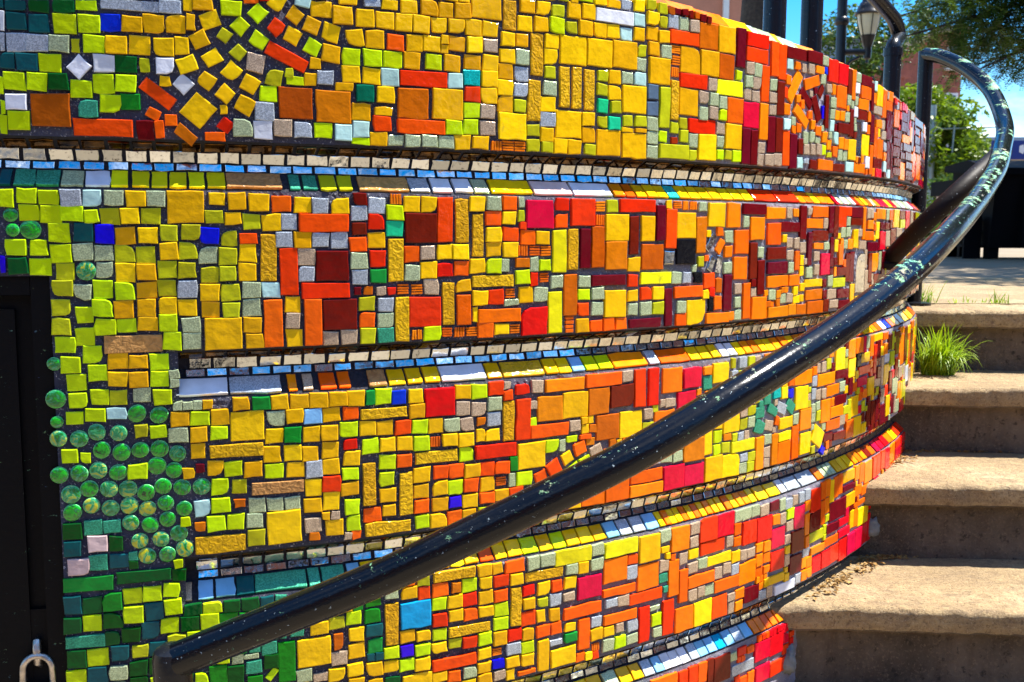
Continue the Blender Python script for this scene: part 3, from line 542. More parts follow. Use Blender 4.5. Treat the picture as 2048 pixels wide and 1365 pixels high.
  (1289,-278,24.3,22.3,0),(1291,300,27.9,25.4,0),(1291,-305,27.4,23.6,0),(1298,-444,26.2,23.6,0),(1298,-751,25.9,22.5,0),(1299,-415,27.8,25.0,0),(1300,-700,25.8,18.9,0),(1303,331,28.1,26.1,0),
  (1314,41,27.1,25.1,0),(1316,358,28.3,23.1,0),(1321,301,28.5,23.6,0),(1324,-332,28.0,23.7,0),(1328,-498,30.0,21.9,0),(1328,384,20.4,22.0,-1),(1332,-470,28.4,22.1,0),(1334,332,26.5,23.5,0),
  (1343,294,12.8,12.9,-1),(1343,310,11.9,12.5,1),(1346,358,25.6,23.5,0),(1348,206,53.0,48.9,0),(1350,-359,27.0,22.4,0),(1355,384,21.4,22.5,-1),(1356,273,28.1,25.0,0),(1359,-648,26.8,22.8,0),
  (1360,-674,26.8,20.4,0),(1364,333,28.2,21.7,0),(1365,306,28.2,22.9,0),(1376,359,28.1,22.5,0),(1376,-95,27.0,20.0,0),(1379,382,18.2,18.1,1),(1386,-496,26.3,17.9,0),(1388,-471,29.5,22.3,0),
  (1392,-417,27.9,24.0,0),(1393,278,30.0,23.2,0),(1395,333,27.7,23.9,0),(1402,44,27.3,24.2,0),(1409,-356,14.9,23.4,0),(1416,-755,25.3,19.4,0),(1416,-780,25.4,18.1,0),(1417,-602,26.4,19.5,0),
  (1417,-803,26.8,16.7,0),(1418,-624,23.8,22.2,0),(1419,-652,27.9,23.0,0),(1419,-677,26.6,19.4,0),(1421,-445,26.8,24.2,0),(1431,-358,26.9,19.8,0),(1433,-34,28.0,23.3,0),(1442,-602,19.1,18.8,1),
  (1445,-500,20.4,22.9,1),(1448,-733,25.9,23.3,0),(1450,-468,27.4,21.2,0),(1454,240,27.4,24.0,0),(1455,267,27.7,24.8,0),(1455,213,28.0,25.2,0),(1458,293,27.9,23.6,0),(1460,320,25.5,22.5,0),
  (1466,-35,28.7,23.5,0),(1469,-806,16.9,19.1,0),(1472,-500,20.8,22.5,2),(1473,-783,26.4,18.3,0),(1481,-629,25.0,20.0,0),(1487,321,23.7,21.8,0),(1498,379,28.2,19.8,0),(1499,-500,22.2,21.5,2),
  (1504,-786,27.0,22.2,0),(1505,-737,21.3,19.1,0),(1507,-679,22.7,19.0,0),(1532,-13,26.6,22.5,0),(1533,-707,17.4,24.9,0),(1538,-784,21.9,58.0,0),(1544,406,20.6,21.8,2),(1547,-506,12.4,13.4,-2),
  (1563,-710,20.8,23.4,0),(1567,147,27.6,24.2,0),(1580,-492,12.9,12.5,-1),(1593,404,15.0,15.9,0),(1595,-458,12.9,12.7,-1),(1597,-656,25.8,21.8,0),(1597,147,26.9,24.4,0),(1598,-741,22.9,14.1,0),
  (1604,-503,29.0,20.3,0),(1607,420,12.7,12.8,-3),(1619,-173,26.9,24.4,0),(1625,-350,12.0,12.3,-1),(1626,197,26.1,23.1,0),(1627,170,27.6,25.5,0),(1628,-464,22.9,22.7,2),(1628,-366,15.6,15.2,0),
  (1632,-442,14.5,15.9,1),(1640,-350,12.2,12.8,-1),(1673,158,53.9,45.9,0),(1680,356,28.5,22.1,0),(1684,276,25.9,24.0,0),(1685,248,28.8,24.1,0),(1690,-769,24.7,18.3,0),(1696,5,54.7,48.5,0),
  (1707,317,55.3,47.6,0),(1715,183,27.6,7.0,0),(1732,239,55.6,48.1,0),(1733,156,57.4,44.4,0),(1736,-123,23.2,20.5,0),(1738,-64,29.5,25.4,0),(1742,357,24.1,22.8,0),(1748,184,26.0,7.4,0),
  (1771,3,34.6,48.1,0),(1773,362,26.3,24.0,0),(1778,335,26.5,22.0,0),(1793,296,52.3,47.9,0),(1800,-120,26.9,24.1,0),(1803,360,27.1,21.9,0),(1825,49,13.6,15.2,0),(1834,-633,21.4,11.7,0),
  (1841,-648,11.9,12.1,0),(1872,245,51.1,50.6,0),(1873,10,52.4,49.5,0),(1874,324,53.9,49.1,0),(1928,323,51.4,48.0,0),(1977,374,50.6,50.4,0),(2199,-778,81.0,18.4,0),(2249,-768,13.3,13.4,3),
  (2252,-786,18.1,17.7,2),(2253,-721,18.7,15.8,0),(2564,-606,73.2,27.1,0),(2579,-669,55.2,30.9,0),(2615,-636,11.9,12.7,0),
 ],
 'P': [
  (763,265,27.5,23.1,0),(780,-94,24.4,21.4,0),(783,-35,27.0,23.9,0),(806,-716,22.3,21.5,-1),(809,-690,25.3,21.0,0),(812,-62,21.8,23.0,-2),(812,-36,26.1,23.5,0),(827,-722,13.1,12.1,1),
  (829,45,26.1,22.4,0),(857,-253,24.4,19.1,0),(887,45,25.4,22.7,0),(905,-236,12.9,12.0,3),(905,-222,13.3,13.2,0),(908,-272,12.5,12.0,2),(908,-318,27.5,21.8,0),(923,-272,12.9,13.1,1),
  (932,-147,26.2,22.8,0),(932,-172,26.3,25.5,0),(938,-272,12.9,12.1,2),(960,-41,26.3,24.7,0),(987,-691,15.8,15.4,-1),(1008,-689,23.1,9.0,0),(1017,153,27.4,25.4,0),(1019,-464,23.9,22.4,0),
  (1023,-123,27.2,26.4,0),(1023,-95,27.2,23.7,0),(1024,-439,25.2,23.7,0),(1034,-752,17.6,18.0,3),(1052,-440,24.2,22.3,0),(1055,-752,17.4,17.1,1),(1056,-300,26.7,24.1,0),(1080,-441,24.5,21.0,0),
  (1092,-735,24.6,20.6,0),(1194,-50,26.8,24.7,0),(1237,-148,26.2,22.8,0),(1243,-617,22.4,14.4,0),(1257,144,25.6,17.8,0),(1284,-71,25.4,23.8,0),(1286,144,26.1,18.0,0),(1316,144,26.6,18.9,0),
  (1319,-804,21.0,22.1,-2),(1346,144,27.1,20.2,0),(1354,-333,27.0,22.5,0),(1362,-808,15.5,15.7,-1),(1387,-783,24.9,19.3,0),(1434,45,26.2,22.6,0),(1436,-303,26.9,23.0,0),(1456,-62,15.1,22.1,0),
  (1468,-126,27.2,10.0,0),(1471,-443,12.2,22.5,0),(1487,293,24.5,24.7,0),(1487,47,10.2,17.5,0),(1514,-60,16.9,23.9,0),(1516,-604,24.1,24.0,0),(1528,-114,28.4,23.8,0),(1544,245,26.9,24.3,0),
  (1547,-604,30.3,23.6,0),(1561,-92,25.5,22.6,0),(1576,-392,13.3,20.9,0),(1601,-630,25.8,18.7,0),(1622,-92,26.8,19.8,0),(1652,-116,27.5,21.5,0),(1652,-143,27.5,23.0,0),(1660,-631,27.8,23.2,0),
  (1661,-603,27.1,22.1,0),(1689,-797,26.4,22.0,0),(1713,277,25.1,21.0,0),(1730,-908,17.6,17.9,-1),(1737,-149,23.3,22.1,0),(1747,303,22.4,22.2,0),(1750,-799,27.9,19.5,0),(1751,-908,18.2,18.1,-2),
  (1769,-148,28.3,23.8,0),(1777,198,26.7,24.2,0),(1778,172,26.7,22.8,0),(1778,147,26.8,24.1,0),(1791,-910,15.1,15.0,0),(1808,-749,23.8,9.3,0),(1809,333,25.5,24.2,0),(1816,-801,22.2,19.3,0),
  (1831,-447,30.5,18.3,0),(1833,-606,26.1,23.6,0),(1847,-396,21.3,21.1,2),(1849,-91,25.7,21.2,0),(1854,389,20.6,23.2,0),(1862,-448,26.6,20.5,0),(1863,-149,23.8,22.8,0),(1869,-427,14.8,14.8,1),
  (1887,173,23.3,24.9,0),(1898,-74,12.4,13.1,2),(1914,227,23.9,23.2,0),(1919,47,22.4,16.5,0),(1943,256,24.6,21.9,0),(1944,-684,26.5,22.4,0),(1964,175,19.4,21.9,0),(1968,-746,27.3,22.4,0),
  (1971,252,23.3,23.7,0),(1999,-75,24.5,22.3,0),(1999,-13,25.5,22.7,0),(2033,-147,19.8,20.7,0),(2035,-173,22.7,20.6,0),(2051,300,23.2,22.7,0),(2055,19,17.2,22.6,0),(2056,-918,21.3,17.8,0),
  (2058,-605,23.8,25.6,0),(2068,-502,23.6,22.6,0),(2080,326,23.9,25.2,0),(2088,-606,30.7,25.1,0),(2093,-406,24.1,22.0,0),(2107,-45,21.3,23.1,0),(2120,-605,28.7,23.7,0),(2134,301,24.6,23.2,0),
  (2154,-137,25.8,21.4,0),(2155,-452,26.3,22.6,0),(2197,-146,20.4,20.0,0),(2216,234,18.1,18.0,1),(2224,-80,21.0,24.0,0),(2226,-611,21.6,25.4,0),(2268,-421,22.5,23.9,0),(2270,202,21.9,22.9,0),
  (2298,205,20.7,21.9,0),(2304,-93,27.0,24.5,0),(2322,200,21.4,10.6,0),(2338,334,22.6,22.1,0),(2342,228,12.9,12.4,1),(2344,375,27.0,20.6,0),(2345,-450,12.2,12.0,0),(2348,-408,17.9,18.8,1),
  (2349,-429,20.8,22.6,0),(2369,-404,18.0,18.2,0),(2378,215,14.4,12.4,0),(2382,-34,25.5,17.4,0),(2387,262,23.2,20.8,0),(2389,288,26.2,23.0,0),(2403,-457,16.3,14.4,2),(2407,-115,26.5,23.3,0),
  (2434,174,24.9,24.3,0),(2461,174,22.6,23.3,0),(2465,262,22.9,21.2,2),(2468,-3,23.9,21.8,0),(2471,301,22.1,21.1,0),(2482,-32,19.6,20.0,0),(2493,293,16.1,16.2,3),(2495,22,22.8,21.1,-2),
  (2496,-373,30.4,23.2,0),(2497,-3,25.0,22.2,0),(2510,258,12.7,12.4,2),(2511,242,15.5,15.3,2),(2516,304,19.0,18.8,0),(2516,-294,17.1,18.0,3),(2522,359,28.0,20.7,0),(2658,-279,18.9,29.7,0),
  (2725,-76,21.7,47.8,0),(2775,42,23.6,26.0,0),(2874,-88,20.9,73.0,1),(2877,-136,14.7,16.3,-1),(2880,-505,14.8,15.1,-2),(2886,-487,14.7,15.6,0),(2913,-48,49.4,51.8,0),(2928,-424,44.1,40.7,0),
  (2945,-12,12.0,13.4,-2),(2948,-140,12.9,13.3,-2),(2948,-126,11.9,12.4,-1),(2951,-72,17.5,18.8,-2),(2960,-433,19.0,49.9,-2),(2972,-368,18.9,18.0,2),(2975,-487,49.5,35.1,0),(3197,-462,11.9,13.2,3),
  (3216,-134,49.4,51.8,1),(3240,-466,14.4,15.4,-1),(3257,300,17.5,18.7,3),(3263,-487,62.7,21.1,1),(3294,-466,16.1,14.4,2),(3308,-114,12.6,12.1,0),(3308,-98,13.4,13.1,1),(3333,-468,49.4,51.8,0),
  (3357,-48,49.4,51.8,-1),(3363,16,49.4,51.8,-2),(3428,44,62.7,21.1,-1),(3456,-25,15.2,15.7,-1),
 ],
 'V': [
  (748,-146,25.8,23.9,0),(749,-117,25.7,23.8,0),(753,-88,26.6,23.8,0),(758,-63,24.5,23.7,0),(784,263,10.7,20.0,0),(822,18,25.9,23.5,0),(825,-255,24.2,23.7,0),(840,-658,22.5,20.1,0),
  (841,-38,27.5,25.2,0),(854,-308,17.2,19.3,0),(871,-39,26.6,24.2,0),(879,240,12.6,20.3,0),(880,19,26.6,22.8,0),(896,-650,26.7,23.2,0),(899,-90,25.8,24.4,0),(900,-62,26.9,25.7,0),
  (904,-6,23.2,23.1,0),(929,-63,26.0,23.3,0),(931,-34,26.0,24.6,0),(936,-6,25.8,23.2,0),(962,-71,25.1,22.1,0),(970,19,26.3,19.3,0),(989,-42,26.7,26.2,0),(989,-69,24.2,23.6,0),
  (992,-125,24.3,23.3,0),(992,-15,24.1,22.3,0),(992,-98,26.8,24.9,0),(993,289,16.6,18.1,-33),(997,-406,22.2,20.8,0),(1013,266,18.3,20.0,-41),(1021,-492,26.6,25.1,0),(1026,11,26.9,23.6,0),
  (1065,232,23.3,22.8,-15),(1088,240,12.3,13.4,0),(1148,-652,25.8,20.8,0),(1206,-121,25.7,21.9,0),(1207,-173,24.4,24.7,0),(1300,-603,20.8,14.8,0),(1360,-725,21.8,18.4,0),(1483,211,22.1,20.1,0),
  (1487,24,11.9,17.6,0),(1510,145,23.9,19.6,0),(1510,171,22.6,19.5,0),(1537,-682,20.3,16.9,0),(1539,144,21.9,18.8,0),(1544,272,21.8,19.1,0),(1559,378,23.2,18.4,0),(1571,408,20.6,21.4,-2),
  (1587,353,22.4,18.7,0),(1592,420,12.1,12.8,0),(1631,144,23.5,18.1,0),(1656,276,22.4,18.5,0),(1656,251,22.5,19.8,0),(1657,194,21.2,20.2,0),(1684,44,24.0,23.1,0),(1688,222,21.7,20.2,0),
  (1717,200,20.8,19.4,0),(1748,201,26.0,19.4,0),(1749,329,19.7,20.0,0),(1766,-434,22.4,20.4,-1),(1770,413,20.0,17.4,0),(1780,-377,26.8,13.4,0),(1793,-428,20.8,20.5,1),(1798,411,20.5,17.5,0),
  (1799,-344,12.9,13.1,3),(1800,386,19.0,18.9,0),(1800,-149,29.2,22.4,0),(1807,230,25.8,74.8,0),(1820,-396,22.8,20.7,2),(1834,194,18.7,19.7,0),(1835,149,76.9,26.7,0),(1859,204,19.2,18.6,0),
  (1860,180,19.2,21.1,0),(1886,145,19.8,20.3,0),(1915,-62,17.4,20.1,0),(1991,151,20.0,17.1,0),(2009,-450,25.2,21.6,0),(2026,-274,11.3,19.2,0),(2036,-432,17.1,18.2,2),(2054,-336,21.4,21.7,-3),
  (2055,-297,23.3,13.3,0),(2057,-360,17.6,17.8,-1),(2066,-406,23.8,20.4,0),(2081,-302,20.6,20.4,1),(2088,-275,21.1,22.7,0),(2093,-380,27.1,20.4,0),(2095,-503,24.7,20.3,0),(2097,-482,24.7,19.7,0),
  (2108,-356,20.9,20.5,3),(2108,-330,21.8,22.1,-2),(2108,-302,21.9,20.3,1),(2130,-289,15.2,15.7,2),(2135,-338,22.1,21.6,0),(2162,-300,22.2,22.1,-1),(2189,-326,22.1,22.4,0),(2327,-362,12.2,12.2,0),
  (2328,-394,15.8,15.6,2),(2351,-504,18.4,17.2,0),(2373,-428,20.4,22.8,0),(2379,171,20.2,11.1,0),(2386,-718,70.6,22.9,0),(2417,-310,22.6,25.2,0),(2429,-732,13.0,13.1,2),(2430,-712,14.4,21.1,0),
  (2442,-687,18.7,16.9,0),(2456,-121,65.1,20.7,0),(2516,-318,20.3,26.2,0),(2523,-434,31.2,18.4,0),(2549,-436,19.0,49.9,1),(2598,-397,16.0,14.9,1),(2646,-440,19.2,25.2,0),(2648,-162,28.5,28.8,0),
  (2663,-450,12.4,12.2,-3),(2749,-416,30.6,20.7,0),(2780,-88,19.0,49.9,-2),(2807,-146,12.0,12.1,1),(2853,-100,16.2,15.2,-1),(2859,-331,14.7,15.3,1),(2891,-344,40.5,40.5,0),(2894,-295,19.0,49.9,-1),
  (2913,-295,15.4,14.8,2),(2913,-134,49.4,51.8,1),(2942,20,62.7,21.1,2),(2979,-32,49.4,51.8,-1),(2982,-134,49.4,51.8,2),(3039,-397,14.4,16.0,-2),(3066,-450,47.4,48.0,0),(3101,-475,19.0,49.9,1),
  (3110,-378,18.3,19.0,3),(3110,-340,19.0,49.9,-1),(3149,-396,11.9,12.9,0),(3167,-506,13.4,12.4,3),(3167,-462,12.4,13.2,-2),(3197,44,62.7,21.1,0),(3242,40,18.4,18.0,2),(3248,-56,12.3,12.1,-2),
  (3273,-92,49.4,51.8,-1),(3279,28,49.4,51.8,1),(3314,-74,22.0,20.9,2),(3330,-294,49.4,51.8,-2),(3402,-134,49.4,51.8,0),
 ],
 'r': [
  (818,147,80.8,23.9,0),(888,169,16.8,14.3,-30),(895,199,53.2,20.1,-38),(896,147,12.9,23.6,0),(912,161,15.6,15.5,1),(975,139,27.7,10.7,0),(991,157,19.5,19.3,-40),(1004,358,22.9,21.4,1),
  (1020,-15,25.7,14.5,0),(1033,347,22.5,13.1,0),(1052,352,13.4,13.3,2),(1056,-148,27.7,73.9,0),(1069,307,19.6,20.7,-36),(1072,39,27.6,25.0,0),(1081,-67,27.1,73.7,0),(1085,263,64.9,19.0,-26),
  (1118,-148,27.1,73.5,0),(1138,10,79.0,26.2,0),(1139,-98,76.9,23.6,0),(1142,-415,28.1,25.4,0),(1175,-351,20.0,16.2,0),(1176,-300,25.6,20.8,0),(1184,-506,13.3,13.3,2),(1192,-24,26.7,21.9,0),
  (1207,-147,24.3,23.3,0),(1211,-474,29.3,22.9,0),(1223,12,25.6,23.3,0),(1225,-47,25.9,24.9,0),(1235,169,27.2,24.1,0),(1253,-600,12.9,13.0,2),(1258,298,28.4,24.2,0),(1265,-330,27.0,23.4,0),
  (1267,-387,25.6,22.0,0),(1275,-603,18.1,6.7,0),(1284,-41,26.7,25.2,0),(1292,-804,21.6,20.9,0),(1298,-470,26.3,20.6,0),(1301,-624,20.7,21.8,-2),(1302,167,82.0,21.2,0),(1306,244,80.8,22.8,0),
  (1330,-677,26.3,23.9,0),(1331,-623,27.5,22.6,0),(1333,-414,26.8,22.3,0),(1342,-68,26.3,22.7,0),(1342,16,26.1,73.7,0),(1343,-806,17.0,18.5,-1),(1357,-785,23.1,19.4,0),(1358,-759,82.1,18.6,0),
  (1359,-497,25.8,23.9,0),(1362,-415,28.9,23.8,0),(1372,-65,26.9,24.4,0),(1387,-728,27.4,19.1,0),(1388,-650,26.0,23.1,0),(1389,-677,26.1,21.8,0),(1390,-443,26.2,22.6,0),(1393,225,27.8,23.7,0),
  (1418,-173,28.0,24.3,0),(1421,-418,26.8,22.7,0),(1421,-470,26.9,19.6,0),(1433,20,27.9,24.2,0),(1438,-115,28.3,24.7,0),(1439,-275,28.5,23.0,0),(1439,-387,79.5,22.7,0),(1450,-626,28.4,21.8,0),
  (1450,-653,27.2,20.8,0),(1452,-419,27.4,21.3,0),(1463,-290,18.0,17.2,2),(1464,45,26.8,23.6,0),(1466,-8,28.6,23.5,0),(1477,-603,38.6,21.0,0),(1478,-732,27.8,20.7,0),(1479,-467,26.2,18.3,0),
  (1492,-281,26.2,15.7,0),(1493,-336,28.0,72.7,0),(1501,-13,27.7,25.3,0),(1506,-707,27.0,24.8,0),(1507,-654,24.1,18.9,0),(1514,-87,14.0,22.4,0),(1531,-446,23.5,20.6,21),(1538,-738,27.7,21.1,0),
  (1549,-361,80.6,23.5,0),(1553,-464,12.0,12.1,2),(1559,-432,26.1,25.6,26),(1567,-656,22.2,20.7,0),(1567,-738,22.4,23.2,0),(1570,16,25.5,24.1,0),(1573,45,27.3,22.3,0),(1574,-458,20.6,21.1,2),
  (1601,-480,20.8,22.1,2),(1616,-402,24.9,23.0,20),(1620,-144,24.9,24.5,0),(1622,-806,18.0,17.4,-1),(1627,-715,85.9,21.1,0),(1628,-381,23.5,8.0,0),(1630,-762,25.1,59.0,0),(1650,-175,25.6,19.9,0),
  (1658,-810,13.3,13.1,0),(1669,-277,82.5,23.5,0),(1679,-174,26.2,21.6,0),(1708,-174,26.9,21.8,0),(1714,-693,79.3,14.9,0),(1718,-747,81.1,19.2,0),(1736,-94,25.3,22.1,0),(1745,45,86.5,22.9,0),
  (1747,-638,22.0,18.2,0),(1759,-301,26.1,73.4,0),(1769,-119,26.1,23.9,0),(1778,-932,21.2,20.7,0),(1780,-777,26.8,72.5,0),(1783,-720,85.8,20.7,0),(1793,-301,24.7,72.5,0),(1802,-936,19.1,18.3,1),
  (1823,-936,18.8,17.0,2),(1831,3,27.5,74.2,0),(1838,-911,72.2,22.5,0),(1844,-936,17.8,18.5,-2),(1844,-777,28.4,70.9,0),(1857,363,75.9,23.9,0),(1864,-174,28.6,22.6,0),(1865,-936,17.0,17.3,-3),
  (1883,-120,80.0,22.0,0),(1884,285,74.7,26.1,0),(1894,-923,24.0,39.7,0),(1911,202,75.3,25.1,0),(1913,-960,22.5,21.0,-1),(1923,-923,26.8,42.5,0),(1934,-54,12.4,12.1,2),(1940,-960,21.2,22.9,3),
  (1940,-718,79.4,22.8,0),(1944,-99,33.5,29.8,0),(1950,-124,14.7,15.4,-3),(1952,-923,27.1,42.8,0),(1975,-655,76.6,25.6,0),(2002,-791,48.4,47.8,0),(2021,-986,22.9,21.8,2),(2048,-986,21.2,22.4,-2),
  (2070,-991,14.6,16.0,-2),(2070,-973,15.3,14.5,-3),(2075,-930,12.5,12.5,-2),(2077,355,73.7,27.8,0),(2078,385,73.6,27.4,0),(2086,-913,29.3,19.7,0),(2090,-930,13.2,13.3,1),(2091,-984,24.6,22.0,0),
  (2107,301,26.8,71.8,0),(2115,-916,25.2,16.0,0),(2120,-986,22.9,30.4,0),(2138,355,27.4,71.7,0),(2150,-902,13.3,12.5,-3),(2155,-7,48.2,45.2,0),(2167,352,28.1,71.1,0),(2180,-902,13.2,13.3,0),
  (2190,175,26.0,72.9,0),(2261,-960,21.7,21.5,1),(2377,-629,47.9,52.9,0),(2432,304,49.3,47.9,0),(2460,33,41.6,47.1,0),(2470,-749,78.1,17.6,0),(2498,46,29.3,19.7,0),(2772,-156,49.4,51.8,-1),
  (2807,-162,12.3,12.5,1),(2841,-156,49.4,51.8,0),(2853,-118,14.5,15.7,1),(2853,-82,15.1,16.1,2),(2873,-38,18.3,18.2,2),(2877,-154,15.7,15.8,0),(2880,-676,15.7,15.5,2),(2915,-655,62.7,21.1,-2),
  (2927,-94,62.7,21.1,2),(2957,-650,12.1,12.3,2),(3048,-649,15.3,14.8,-1),(3107,-670,62.7,21.1,-1),(3146,16,12.5,11.9,1),(3147,-42,49.4,51.8,0),(3179,-80,13.3,12.4,0),(3191,20,62.7,21.1,-1),
  (3203,176,19.0,49.9,1),(3432,214,49.4,51.8,-1),
 ],
 'B': [
  (748,170,52.6,46.6,0),(1097,195,50.8,46.5,0),(1820,410,13.3,12.9,0),(1834,170,15.4,11.4,0),
 ],
 'e': [
  (762,-634,56.2,18.9,0),(780,-454,26.5,21.5,0),(786,-510,26.6,22.9,0),(798,174,25.2,23.9,0),(807,-455,24.3,20.3,0),(836,-504,13.0,13.1,2),(1012,-708,24.2,20.4,0),(1015,-676,16.8,14.0,0),
  (1028,-626,20.6,21.7,1),(1037,-679,23.4,19.5,0),(1055,-654,20.4,21.9,-2),(1058,-602,18.8,18.9,0),(1082,-656,20.6,20.8,-3),(1136,-626,22.5,20.8,-3),(1237,-173,26.3,24.1,0),(1830,-692,23.8,18.4,0),
  (1835,-716,12.0,11.8,0),(1946,-307,26.1,24.9,0),(2124,-390,31.2,22.1,0),(2124,-421,36.0,25.3,-22),(2129,-372,12.9,13.3,-2),(2151,-364,24.9,21.8,0),(2162,-326,21.9,22.8,2),(2171,-390,37.3,20.2,-27),
  (2244,-390,35.1,24.8,-32),
 ],
 'g': [
  (770,-543,71.6,21.7,0),(803,-573,26.9,28.3,0),(857,185,25.3,22.2,0),(911,-690,20.4,22.9,2),(950,-660,17.5,16.9,1),(957,-715,26.5,33.5,0),(974,-656,22.1,21.1,1),(975,-623,27.8,21.4,0),
  (995,-674,13.0,12.5,1),(1003,-624,22.9,19.0,0),(1013,-730,23.2,16.0,0),(1013,-752,18.9,18.9,0),(1028,-654,22.9,20.4,1),(1034,-274,26.3,21.0,0),(1065,-706,26.5,67.3,0),(1082,-329,25.7,24.0,0),
  (1185,-628,15.7,15.5,-2),(1209,-650,26.7,24.4,0),(1210,-276,15.2,23.6,0),(1210,-626,25.5,12.9,0),(1213,-703,25.7,23.4,0),(1217,-606,22.7,21.1,-2),(1226,-76,25.9,22.1,0),(1238,-600,12.7,13.0,2),
  (1474,-414,13.8,23.9,0),(1599,-762,27.5,18.8,0),
 ],
 'D': [
  (876,145,22.7,28.4,0),(938,-372,12.7,13.0,0),(1150,-58,51.0,47.5,0),(1162,-137,54.4,48.8,0),(1191,-100,12.7,12.3,0),(1196,1,22.5,19.1,0),(1197,48,21.1,17.1,0),(1300,2,54.1,47.7,0),
  (1622,-34,21.0,70.9,0),(1678,-92,78.2,19.4,0),(1714,-312,54.5,41.4,0),(1737,-10,21.0,71.6,0),(1768,-176,80.7,17.2,0),(1803,14,22.3,66.3,0),(1828,-149,18.4,71.1,0),(1836,410,16.9,10.4,0),
  (1856,411,15.5,10.6,0),(1874,409,10.5,13.4,0),(1886,-960,21.1,22.7,2),(1907,407,14.4,14.4,0),(1923,405,11.0,12.4,0),(1967,-986,21.5,22.8,0),(1977,-931,19.1,59.5,0),(1994,-986,21.3,22.0,2),
  (2001,-127,24.6,73.3,0),(2017,-932,54.4,55.8,0),(2023,363,26.5,76.6,0),(2047,171,27.5,72.3,0),(2073,170,21.7,70.5,0),(2082,-63,23.7,74.5,0),(2084,45,79.6,20.3,0),(2085,-109,15.2,15.3,0),
  (2111,-98,24.6,71.8,0),(2112,-789,54.1,31.9,0),(2133,200,27.1,73.6,0),(2162,201,27.3,71.6,0),(2162,276,27.0,69.3,0),(2168,-48,72.0,25.0,0),(2172,-79,75.7,24.7,0),(2194,-608,34.7,21.7,0),
  (2218,8,75.7,20.1,0),(2219,170,28.2,73.3,0),(2221,376,76.8,23.4,0),(2247,182,19.5,34.3,0),(2266,286,54.1,17.9,-34),(2270,18,25.2,74.7,0),(2290,-764,53.1,43.3,0),(2295,-710,54.3,50.1,0),
  (2297,376,64.0,23.8,0),(2302,-40,17.7,72.2,0),(2306,145,33.3,20.8,0),(2306,306,13.3,13.2,1),(2312,268,58.5,21.5,-60),(2331,308,28.7,17.4,57),(2351,-11,75.7,21.1,0),(2358,265,16.7,73.4,0),
  (2378,-120,17.0,17.0,1),(2378,-681,51.4,48.0,0),(2381,-146,18.9,18.4,3),(2390,-171,25.6,27.0,0),(2401,25,21.5,62.1,0),(2406,233,14.7,15.9,-1),(2412,-49,17.7,66.8,0),(2412,-94,15.7,15.1,-2),
  (2427,21,21.7,70.6,0),(2428,144,61.3,18.2,0),(2430,-486,46.5,18.8,0),(2432,-72,19.0,19.0,2),(2441,-320,18.0,18.1,-2),(2442,-505,15.0,15.2,1),(2446,235,59.9,23.0,0),(2464,-95,49.6,21.3,0),
  (2472,-717,66.7,21.1,0),(2473,344,18.2,57.8,0),(2479,-148,68.6,18.5,0),(2488,-173,64.1,20.5,0),(2491,251,21.1,63.0,0),(2491,-492,70.0,16.9,0),(2491,-405,65.7,22.2,0),(2493,-343,70.7,18.6,0),
  (2501,-87,22.3,68.9,0),(2502,-677,97.1,46.0,0),(2511,224,15.3,15.4,-3),(2514,-274,14.8,15.4,2),(2522,-362,18.1,18.2,0),(2526,-86,24.9,73.6,0),(2543,168,12.4,11.8,-1),(2546,22,69.8,15.4,0),
  (2549,-380,21.9,41.2,0),(2549,44,69.3,25.2,0),(2557,274,58.8,21.4,0),(2566,-635,78.8,12.6,0),(2572,356,66.2,24.4,0),(2579,-692,13.1,12.9,0),(2594,-692,13.0,12.3,-2),(2615,323,15.3,64.8,0),
  (2615,-678,12.1,13.4,-2),(2620,247,24.6,66.8,0),(2645,-470,20.4,22.8,0),(2648,-91,24.2,72.3,0),(2663,-39,76.8,22.9,0),(2673,167,62.7,23.0,0),(2679,-427,15.0,14.5,0),(2685,-468,27.4,61.2,0),
  (2693,-506,12.0,11.9,-2),(2705,-144,13.0,13.0,1),(2708,-506,12.7,12.7,0),(2708,-121,61.4,24.9,0),(2720,-468,29.1,61.8,0),(2723,-506,12.2,13.4,0),(2726,-410,12.4,11.9,0),(2729,142,13.3,12.9,1),
  (2734,13,36.5,17.2,0),(2735,-144,11.9,12.4,-3),(2739,-340,15.0,15.5,-3),(2744,265,39.1,70.0,0),(2745,-505,14.6,15.7,2),(2748,-307,30.4,48.1,0),(2753,-466,23.2,58.4,0),(2754,-85,28.2,65.8,0),
  (2756,192,33.8,69.4,0),(2757,-366,31.0,30.0,0),(2757,-340,14.7,14.7,0),(2763,-505,15.9,14.5,0),(2773,265,16.1,60.0,0),(2774,-488,13.4,12.8,1),(2774,-474,12.2,13.3,1),(2774,-458,12.4,12.5,-2),
  (2774,-444,12.4,12.1,-1),(2774,-428,13.3,12.1,1),(2774,-414,11.9,13.1,0),(2779,13,39.8,17.5,0),(2786,181,13.4,87.8,0),(2786,304,7.3,60.0,0),(2801,142,12.3,12.2,1),(2801,156,13.1,12.4,2),
  (2808,-486,49.4,51.8,2),(2810,18,17.1,18.3,2),(2829,206,69.0,24.0,0),(2829,231,70.1,20.0,0),(2835,-20,49.4,51.8,2),(2836,252,84.6,18.3,0),(2840,179,67.3,18.7,0),(2844,155,67.5,19.1,0),
  (2844,-505,14.9,15.2,-3),(2862,-505,15.0,14.8,-1),(2862,-295,38.0,40.3,0),(2878,-406,29.6,55.5,0),(2879,222,22.7,21.1,2),(2886,-469,14.4,15.1,1),(2898,275,68.8,25.5,0),(2902,200,48.7,16.4,0),
